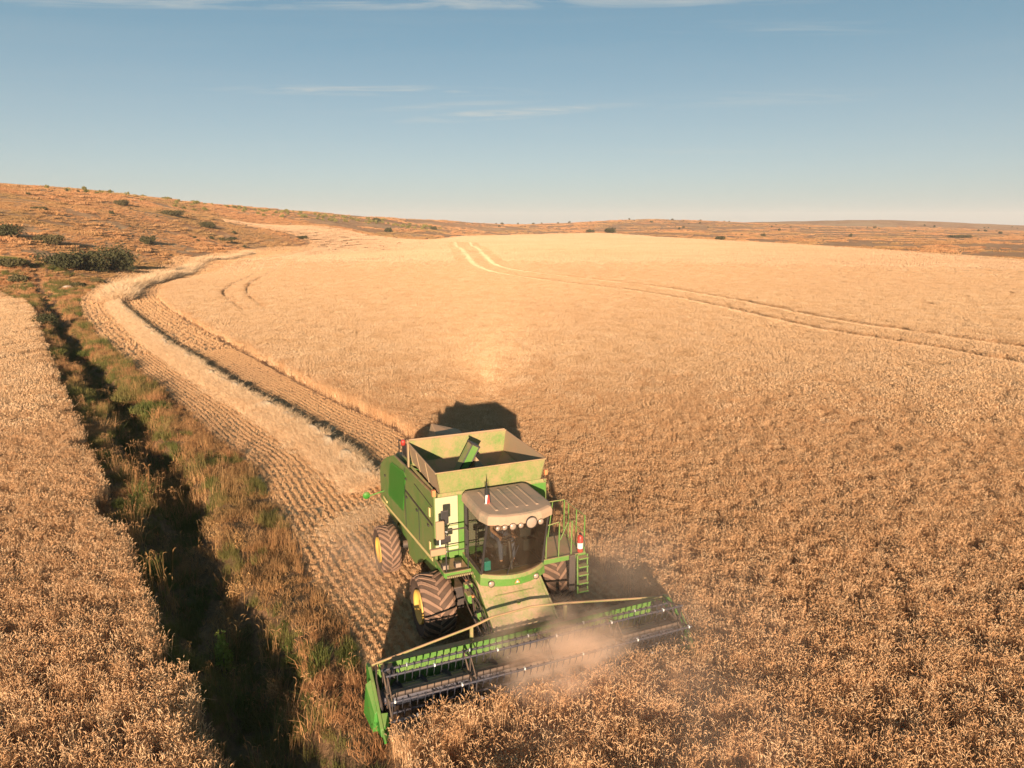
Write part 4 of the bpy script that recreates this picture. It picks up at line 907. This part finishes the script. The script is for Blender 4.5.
for k in range(90):
    y = -HW + .05 + k * (2 * HW - .1) / 89; a.add([(3.42, y - .02, .12), (3.42, y + .02, .12), (3.54, y, .11), (3.42, y, .15)], [(0, 1, 2), (0, 2, 3), (1, 3, 2)])
a.build('cutter_bar', M['dark'], hd)
for s in (-1, 1):
    y0, y1 = s * (HW + .02), s * (HW + .09)
    a = MB(); a.prism([(2.30, .25), (2.30, 1.12), (2.52, 1.16), (2.85, 1.02), (3.2, .78), (3.60, .48), (3.68, .36), (3.1, .10), (2.5, .1)], y0, y1)
    ed = a.build('end_divider', M['green_clean'], hd, .012)
    a2 = MB(); a2.hexa([(2.75, s * (HW + .09), .3), (3.38, s * (HW + .09), .28), (3.38, s * (HW + .20), .28), (2.75, s * (HW + .26), .3)], [(2.80, s * (HW + .09), 1.06), (3.34, s * (HW + .09), .70), (3.34, s * (HW + .14), .64), (2.80, s * (HW + .20), .98)])
    a2.hexa([(3.3, s * (HW - .16), .12), (3.6, s * (HW - .02), .12), (3.6, s * (HW + .02), .12), (3.3, s * (HW + .02), .12)], [(3.35, s * (HW - .12), .62), (3.55, s * (HW - .02), .48), (3.55, s * (HW + .02), .48), (3.35, s * (HW + .02), .64)])
    a2.tube([(3.58, s * (HW + .05), .42), (3.82, s * (HW + .03), .34)], [.05, .015], n=7)
    a3 = a2.build('divider_shield', M['green_clean'], hd, .01)
    a2 = MB(); a2.tube([(2.45, s * (HW - .25), 1.10), (3.25, s * (HW - .20), .98)], .035); a2.box((2.55, s * (HW - .3), 1.0), (.35, .25, .22)); a2.tube([(2.40, s * (HW - .1), 1.14), (2.95, s * (HW + .0), 1.12), (3.4, s * (HW + .0), .8)], .02); a2.build('reel_arm', M['black'], hd, .01)
    a2 = MB(); a2.lathe([(0, -.03), (.30, -.03), (.30, .03), (0, .03)], (2.95, s * (HW - .02), .62), 'y', 22); a2.build('drive_cover', M['black'], hd)

def at_c(x, y, z=0):
    p = P2(x, y); return (p[0], p[1], z)
# fire extinguisher by the ladder
r_ = empty('fire_extinguisher', at_c(.95, 2.03, 1.97), YAW); tag(r_, 'red fire extinguisher with white label standing by the platform ladder', 'fire extinguisher')
a = MB(); a.lathe([(0, 0), (.07, 0), (.075, .02), (.075, .38), (.06, .43), (.03, .46), (0, .46)], (0, 0, 0), 'z', 18); cyl = a.build('cylinder', M['red'], r_)
a = MB(); a.lathe([(.077, .10), (.077, .25)], (0, 0, 0), 'z', 18); a.build('paper_label', M['white'], cyl)
a = MB(); a.box((.02, 0, .49), (.12, .03, .03)); a.tube([(0, .02, .47), (.08, .07, .42), (.10, .08, .15)], .012); a.build('handle', M['black'], r_)
a = MB(); a.box((0, 0, .12), (.22, .16, .24)); o = a.build('cool_box', M['teal'], None, .02); o.location = at_c(1.2, -.60, 2.126); o.rotation_euler = (0, 0, YAW); tag(o, 'small teal cool box on the cab floor beside the door', 'box')

# ------------------------------------------------------------ the driver
def skinmesh(name, joints, edges, mat, parent=None, sub=2, loc=None):
    me = bpy.data.meshes.new(name); me.from_pydata([j[0] for j in joints], edges, []); me.materials.append(mat)
    o = bpy.data.objects.new(name, me); col.objects.link(o); sm = o.modifiers.new('skin', 'SKIN'); sm.use_smooth_shade = True
    if not me.skin_vertices: me.skin_vertices.new()
    for i, j in enumerate(joints):
        v = me.skin_vertices[0].data[i]; r = j[1]; v.radius = r if isinstance(r, tuple) else (r, r); v.use_root = (i == 0)
    s = o.modifiers.new('sub', 'SUBSURF'); s.levels = s.render_levels = sub
    if parent: o.parent = parent
    return o
# joints in combine coordinates, seat top about z 2.60
J = [((.58, -.02, 2.70), (.15, .12)), ((.53, -.02, 2.92), (.14, .11)), ((.54, -.02, 3.10), (.17, .11)), ((.56, -.02, 3.22), .06), ((.58, -.02, 3.30), .06), ((.60, -.02, 3.40), (.085, .095)), ((.60, -.02, 3.48), .05)]
E_ = [(0, 1), (1, 2), (2, 3), (3, 4), (4, 5), (5, 6)]
def limb(start, pts):
    p = start
    for q in pts: J.append(q); E_.append((p, len(J) - 1)); p = len(J) - 1
    return p
for s in (-1, 1):
    h = limb(2, [((.56, -.02 + s * .19, 3.08), .055), ((.72, -.02 + s * .27, 2.86), .045), ((.98, -.02 + s * .19, 2.80), .034), ((1.06, -.02 + s * .18, 2.80), (.03, .045))])
    for k in range(4):
        limb(h, [((1.11, -.02 + s * .18 + (k - 1.5) * .022, 2.815), .010), ((1.16, -.02 + s * .18 + (k - 1.5) * .024, 2.80), .009), ((1.175, -.02 + s * .18 + (k - 1.5) * .022, 2.765), .008)])
    limb(h, [((1.08, -.02 + s * .13, 2.79), .011), ((1.13, -.02 + s * .12, 2.775), .009)])
    k_ = limb(0, [((.66, -.02 + s * .11, 2.68), .085), ((1.02, -.02 + s * .16, 2.66), .06), ((1.08, -.02 + s * .16, 2.30), .042), ((1.10, -.02 + s * .16, 2.17), .04), ((1.22, -.02 + s * .17, 2.155), .035)])
person = skinmesh('person', J, E_, M['skin']); person.location = (CX, CY, 0); person.rotation_euler = (0, 0, YAW)
tag(person, 'person in a light shirt seated behind the cab windscreen, hands on the steering wheel', 'person')
sh = [((.58, -.02, 2.68), (.165, .135)), ((.53, -.02, 2.92), (.155, .125)), ((.54, -.02, 3.10), (.185, .12)), ((.55, -.02, 3.19), .08)]; se = [(0, 1), (1, 2), (2, 3)]
for s in (-1, 1):
    n0 = len(sh); sh += [((.56, -.02 + s * .19, 3.08), .07), ((.65, -.02 + s * .235, 2.95), .062)]; se += [(2, n0), (n0, n0 + 1)]
skinmesh('shirt', sh, se, M['shirt'], person, 1)
tr_ = [((.58, -.02, 2.68), (.16, .13))]; te = []
for s in (-1, 1):
    n0 = len(tr_); tr_ += [((.66, -.02 + s * .11, 2.68), .098), ((1.02, -.02 + s * .16, 2.66), .075), ((1.08, -.02 + s * .16, 2.30), .058), ((1.09, -.02 + s * .16, 2.20), .055)]; te += [(0, n0), (n0, n0 + 1), (n0 + 1, n0 + 2), (n0 + 2, n0 + 3)]
skinmesh('trousers', tr_, te, M['trousers'], person, 1)
a = MB(); a.lathe([(.0, .12), (.06, .105), (.095, .06), (.10, .0), (.09, -.03)], (.59, -.02, 3.42), 'z', 16); a.build('hair', M['hair'], person)
for s in (-1, 1):
    a = MB(); a.lathe([(0, .0), (.012, .004), (0, .008)], (.688, -.02 + s * .032, 3.405), 'x', 8); a.build('eye', M['hair'], person)
    a = MB(); a.hexa([(1.04, -.06 + s * .165, 2.127), (1.30, -.06 + s * .17, 2.127), (1.30, .03 + s * .17, 2.127), (1.04, .02 + s * .165, 2.127)], [(1.05, -.05 + s * .165, 2.22), (1.26, -.05 + s * .17, 2.18), (1.26, .02 + s * .17, 2.18), (1.05, .01 + s * .165, 2.22)]); a.build('shoe', M['shoe'], person, .015)
a = MB(); a.box((.695, -.02, 3.355), (.008, .045, .01)); a.build('mouth', M['hair'], person)
a = MB(); a.hexa([(.685, -.035, 3.37), (.71, -.03, 3.37), (.71, -.01, 3.37), (.685, -.005, 3.37)], [(.685, -.025, 3.41), (.69, -.022, 3.41), (.69, -.018, 3.41), (.685, -.015, 3.41)]); a.build('nose', M['skin'], person)

# ------------------------------------------------------------ shrubs, clumps and single weeds
def leafcloud(w_, d_, h_, n, leaf, lobes=7, base=.0):
    """leaf-sized faces through several uneven lobes"""
    V = []; k = []
    for _ in range(lobes):
        a = rng.random() * 6.283; r = .36 * rng.random() ** .5; c = np.array([math.cos(a) * r * w_, math.sin(a) * r * d_, h_ * (.30 + .25 * rng.random())]); s = np.array([w_ * (.16 + .14 * rng.random()), d_ * (.16 + .14 * rng.random()), h_ * (.25 + .22 * rng.random())])
        m = n // lobes; p = rng.normal(size=(m, 3)); p /= np.linalg.norm(p, axis=1)[:, None]; p *= (rng.random(m) ** .28)[:, None] * (1 + .15 * rng.normal(size=m))[:, None]
        k.append(c + p * s)
    P = np.concatenate(k); P[:, 2] = np.abs(P[:, 2]) + base; n = len(P)
    u = rng.normal(size=(n, 3)); u /= np.linalg.norm(u, axis=1)[:, None]; v = np.cross(u, rng.normal(size=(n, 3))); v /= np.linalg.norm(v, axis=1)[:, None]
    s = leaf * (.6 + .8 * rng.random(n))[:, None]
    V = np.stack([P - u * s, P + v * s * .5, P + u * s, P - v * s * .5], 1).reshape(-1, 3)
    return V, np.arange(n * 4).reshape(-1, 4)
def shrub(name, label, cat, x, y, w_, h_, mat='leaf', n=1500, leaf=.16, group=None, rz=0, d_=None, lobes=8):
    r_ = empty(name, (x, y, float(height(np.array([x]), np.array([y]))[0]) - .05), rz); tag(r_, label, cat, group)
    o = bpy.data.objects.new('foliage', arrmesh('foliage', *leafcloud(w_, d_ or w_ * .8, h_, n, leaf, lobes), M[mat])); col.objects.link(o); o.parent = r_
    a = MB()
    for k in range(5):
        t = k * 1.3 + x; a.tube([(0, 0, -.1), (math.cos(t) * w_ * .12, math.sin(t) * w_ * .12, h_ * .3), (math.cos(t) * w_ * .25, math.sin(t) * w_ * .22, h_ * .6)], [.03 * w_ ** .5, .02 * w_ ** .5, .008], n=5)
    a.build('stem', M['bark'], r_); return r_
BIG = [
 (-80.3, 126.7, 8.0, 3.2, 'low dull green shrub at the left end of the dark thicket beside the ditch head'),
 (-78.6, 132.0, 9.0, 4.6, 'broad dark green shrub in the middle of the thicket on the lower hillside'),
 (-78.4, 140.0, 9.5, 5.6, 'tallest dark rounded shrub of the thicket above the field corner'),
 (-85.8, 158.0, 6.5, 4.2, 'dark shrub at the right end of the thicket nearest the curving stubble'),
 (-112.7, 160.8, 11.0, 3.2, 'wide dark shrub at the left edge of the photo, on the hillside above the thicket'),
 (-107.0, 165.8, 6.5, 2.6, 'smaller dark shrub just right of the wide one on the left hillside'),
 (-114.8, 226.6, 4.5, 3.4, 'small near-black shrub alone on the slope above the right end of the thicket'),
 (-171.8, 319.8, 6.0, 3.0, 'round shrub standing just under the hill crest on the left'),
 (-149.1, 317.8, 12.0, 3.0, 'wide flat greenish shrub half way up the hill'),
 (-131.1, 310.4, 7.5, 3.0, 'medium olive shrub right of the wide flat one on the hill'),
 (-82.7, 117.9, 4.5, 1.5, 'low green shrub at the left edge just above the near wheat'),
 (-79.2, 114.2, 3.6, 1.0, 'low scrubby plant between the near wheat and the thicket'),
 (-148.8, 228.9, 4.6, 1.2, 'flat dark shrub high on the left slope'),
 (-69.9, 114.0, 2.6, .9, 'small shrub at the head of the ditch'),
 (-71.1, 121.8, 2.0, .9, 'tiny shrub beside the field corner'),
 (-115.7, 289.8, 6.2, 1.8, 'shrub low on the grassy tongue of the hill'),
 (-118.2, 304.9, 3.7, 1.3, 'small shrub behind the one on the grassy tongue'),
 (-105.4, 360.0, 5.4, 1.8, 'shrub at the tip of the grassy tongue by the pale field'),
 (80.9, 747.6, 9.6, 4.5, 'left and smaller of the two bushes beyond the middle of the wheat field'),
 (84.2, 622.0, 12.0, 6.0, 'right and larger of the two bushes beyond the middle of the wheat field'),
 (132.6, 458.3, 6.1, 2.8, 'lone dark bush on the far rim of the wheat, right of the two bushes'),
 (-87.3, 507.6, 5.1, 3.2, 'bush on the brown slope above the end of the wheel tracks'),
 (-115.5, 615, 8.0, 4.0, 'bush near the skyline at the foot of the long ridge'),
 (-68.9, 637.3, 5.5, 3.5, 'bush right of the ridge foot, just above the far wheat'),
 (369, 593, 20.0, 3.0, 'long low bush at the far right on the brown plain'),
]
for x, y, w_, h_, lb in BIG:
    far = math.hypot(x, y) > 400
    shrub('shrub', lb, 'shrub', x, y, w_, h_, 'leaf', 700 if far else 2600, .55 if far else .24, lobes=14 if w_ > 7 else 8)
MOUND = [
 (-33.7, 55.6, 2.0, .8, 'grn', 'green grass mound between ditch and stubble, farthest up of the four'),
 (-28.3, 47.8, 2.4, .8, 'grn', 'green grass mound between ditch and stubble, second from the far end'),
 (-22.9, 41.2, 2.2, .7, 'grn', 'wide green grass mound beside the shaded ditch and a pale stone'),
 (-19.9, 37.6, 2.1, .8, 'grn', 'green grass mound nearest to the combine on the stubble side of the ditch'),
 (-36.6, 55.2, 2.1, .7, 'grn', 'bright green grass mound on the wheat side of the ditch, far up'),
 (-26.0, 40.9, 2.0, .8, 'grn', 'grass mound on the wheat side of the ditch, half way up'),
]
for x, y, w_, h_, mt, lb in MOUND:
    v, f = ribbons(900, w_ * .5, h_ * .75, .035, .9, 2, .5); v = v.copy(); rr_ = np.hypot(v[:, 0], v[:, 1]); v[:, 2] *= np.clip(1.25 - rr_ / w_ * 1.4, .3, 1.2)
    o = bpy.data.objects.new('grass_mound', arrmesh('grass_mound', v, f, M[mt])); col.objects.link(o); o.location = (x, y, float(height(np.array([x]), np.array([y]))[0])); tag(o, lb, 'grass clump')
shrub('shrub', 'dark upright shrub filling the far bend of the ditch beside the left wheat', 'shrub', -46.3, 69.6, 2.6, 1.7, 'leaf', 1500, .09)
shrub('shrub', 'dark shrub in the far ditch behind the upright one', 'shrub', -49.6, 74.6, 2.2, 1.4, 'leaf', 1200, .09)
shrub('leafy_weed', 'single yellow green leafy plant standing in the shaded ditch', 'plant', -7.25, 15.7, .62, 1.5, 'leafy', 700, .05, lobes=5)
def stalk(x, y, h_, lb, branches=5):
    z = float(height(np.array([x]), np.array([y]))[0]); r_ = empty('dry_weed', (x, y, z)); tag(r_, lb, 'weed'); a = MB(); random.seed(int(x * 100))
    a.tube([(0, 0, 0), (.04, .02, h_ * .5), (.02, .06, h_)], [.012, .009, .004], n=5)
    for k in range(branches):
        t = k * 2.4; z0 = h_ * (.4 + .12 * k); L = .22 * h_; a.tube([(.02, .02, z0), (.02 + math.cos(t) * L * .6, math.sin(t) * L * .6, z0 + L * .6), (.02 + math.cos(t) * L, math.sin(t) * L, z0 + L * 1.3)], [.006, .005, .003], n=4)
    a.build('stem', M['dry'], r_)
    V, F = leafcloud(h_ * .45, h_ * .45, h_ * .7, 160, .028, 6, h_ * .45); o = bpy.data.objects.new('seed_heads', arrmesh('seed_heads', V, F, M['dry'])); col.objects.link(o); o.parent = r_
stalk(-9.4, 20.6, 1.3, 'tall dry branched weed in the upper part of the shaded ditch')
stalk(-8.3, 20.0, 1.0, 'dry weed rising from the shade by the sunlit bank')
stalk(-7.35, 17.5, 1.3, 'tall dry weed just above the yellow green plant in the ditch')
stalk(-7.9, 18.0, .9, 'short dry weed left of the tall one above the yellow green plant')
stalk(-5.55, 14.4, .8, 'small dry weed low in the ditch near the bottom of the photo')
for x, y, s_, lb in ((-22.0, 40.3, .45, 'pale stone lying beside the grass mound on the ditch bank'), (-70.8, 113.0, .9, 'pale stones at the head of the ditch by the field corner')):
    a = MB(); random.seed(5)
    bm = bmesh.new(); bmesh.ops.create_icosphere(bm, subdivisions=3, radius=1)
    for v in bm.verts: v.co *= 1 + .25 * (vn(np.array([v.co.x * 2 + v.co.z]), np.array([v.co.y * 2]), 1.0)[0] - .5); v.co.x *= s_; v.co.y *= s_ * .45; v.co.z *= s_ * .4
    me = bpy.data.meshes.new('stone'); bm.to_mesh(me); bm.free(); me.materials.append(M['stone']); o = bpy.data.objects.new('stone', me); col.objects.link(o)
    o.location = (x, y, float(height(np.array([x]), np.array([y]))[0]) + .08); tag(o, lb, 'stone')
# young bushes in a belt along the ridge, and specks of bushes on the far plain
M['young'] = plantmat('young_bush_leaf', [(.14, .13, .035), (.22, .19, .05), (.30, .25, .08)], .2)
proto_m = [arrmesh('bush', *leafcloud(2.6, 2.6, 2.2, 260, .28, 6), M['young']) for _ in range(4)]
dark_m = [arrmesh('bush', *leafcloud(3.2, 3.2, 2.4, 260, .32, 6), M['leaf']) for _ in range(4)]
def sprinkle(pts, meshes, label, group, smin, smax, name='bush'):
    zz = height(np.array([p[0] for p in pts]), np.array([p[1] for p in pts]))
    for (x, y), z in zip(pts, zz):
        o = bpy.data.objects.new(name, random.choice(meshes)); col.objects.link(o); o.location = (x, y, z - .1); s = random.uniform(smin, smax); o.scale = (s, s, s * random.uniform(.7, 1.1)); o.rotation_euler = (0, 0, random.uniform(0, 6.28)); tag(o, label, 'bush', group)
random.seed(21); pts = []
while len(pts) < 150:
    t = random.random(); row = random.randrange(9)
    # belt from behind the left crest down to the foot of the ridge
    x = -235 + 165 * t + (random.random() - .5) * 3; y = 395 + 290 * t + (row - 4) * 16 + (random.random() - .5) * 4
    pts.append((x, y))
sprinkle(pts, proto_m, 'small yellow green bush in the planted belt along the ridge left of centre', 'young bushes planted along the ridge', .7, 1.35)
pts = [(random.uniform(-300, -90), 0) for _ in range(28)]; pts = [(x, random.uniform(190, 430) if x < -150 else random.uniform(240, 330)) for x, _ in pts]
pts = [p for p in pts if not inpoly(np.array([p[0]]), np.array([p[1]]), CROP_R)[0] and not inpoly(np.array([p[0]]), np.array([p[1]]), STUB_POLY)[0]]
sprinkle(pts, dark_m, 'small dark bush dotted over the brown hillside', 'small dark bushes on the hillside', .3, .7)
pts = [(random.uniform(150, 900), random.uniform(450, 1300)) for _ in range(70)] + [(random.uniform(-60, 350), random.uniform(820, 1250)) for _ in range(30)]
pts = [p for p in pts if p[0] < .74 * p[1] and not inpoly(np.array([p[0]]), np.array([p[1]]), CROP_R)[0]]
sprinkle(pts, dark_m, 'distant dark bush dotted on the brown plain beyond the wheat', 'distant bushes on the plain', .6, 1.6)

# ------------------------------------------------------------ dust raised by the header
def dustvol(name, loc, rad, dens, nscale, label, seed=0.0, col_=(.97, .75, .57)):
    bm = bmesh.new(); bmesh.ops.create_icosphere(bm, subdivisions=3, radius=1)
    me = bpy.data.meshes.new(name); bm.to_mesh(me); bm.free(); o = bpy.data.objects.new(name, me); col.objects.link(o); o.location = loc; o.scale = rad; o.rotation_euler = (0, 0, YAW)
    m = bpy.data.materials.new(name); m.use_nodes = True; t = m.node_tree; t.nodes.clear(); out = t.nodes.new('ShaderNodeOutputMaterial'); v = t.nodes.new('ShaderNodeVolumePrincipled')
    v.inputs['Color'].default_value = (*col_, 1); v.inputs['Anisotropy'].default_value = 0
    tc_ = nnode(t, 'ShaderNodeTexCoord'); ln = nnode(t, 'ShaderNodeVectorMath', operation='LENGTH'); t.links.new(tc_.outputs['Object'], ln.inputs[0])
    n = nnode(t, 'ShaderNodeTexNoise', noise_dimensions='4D'); n.inputs['W'].default_value = seed; n.inputs['Scale'].default_value = nscale; n.inputs['Detail'].default_value = 5; n.inputs['Roughness'].default_value = .6; t.links.new(tc_.outputs['Object'], n.inputs['Vector'])
    fall = math_(t, 'SUBTRACT', 1.0, ln.outputs['Value'], True); fall = math_(t, 'POWER', fall, 1.5)
    nz_ = math_(t, 'MULTIPLY', math_(t, 'SUBTRACT', n.outputs['Fac'], .42, True), 5.0)
    t.links.new(math_(t, 'MULTIPLY', math_(t, 'MULTIPLY', fall, nz_), dens), v.inputs['Density']); t.links.new(v.outputs[0], out.inputs['Volume'])
    me.materials.append(m); tag(o, label, 'dust', kind='stuff'); return o
dustvol('dust_cloud', at_c(3.3, .25, 1.0), (1.6, 2.1, 1.15), 6.0, 2.3, 'thick brown dust rising from the middle of the header', 1.0)
dustvol('dust_cloud', at_c(2.4, 2.6, 1.2), (4.6, 5.0, 2.4), .17, 1.2, 'thin dust drifting over the left half of the machine and header', 4.0)
dustvol('dust_cloud', at_c(5.6, 1.6, .9), (3.6, 4.6, 1.6), .2, 1.4, 'thin dust over the standing wheat in front of the header', 7.0)
dustvol('dust_cloud', at_c(-3.6, -2.6, .5), (3.0, 1.6, .9), .7, 1.5, 'faint low dust drifting beside the rear wheel', 9.0)
# air over the whole place
a = MB(); a.box((0, 2200, 30), (9600, 5600, 110)); hz = a.build('haze', M['stone']); hz.data.materials.clear()
m = bpy.data.materials.new('haze'); m.use_nodes = True; t = m.node_tree; t.nodes.clear(); out = t.nodes.new('ShaderNodeOutputMaterial'); v = t.nodes.new('ShaderNodeVolumePrincipled')
v.inputs['Color'].default_value = (.95, .93, .9, 1); v.inputs['Density'].default_value = .00013; v.inputs['Anisotropy'].default_value = 0; t.links.new(v.outputs[0], out.inputs['Volume']); hz.data.materials.append(m)
tag(hz, 'thin warm haze over the fields and hills', 'haze', kind='stuff')
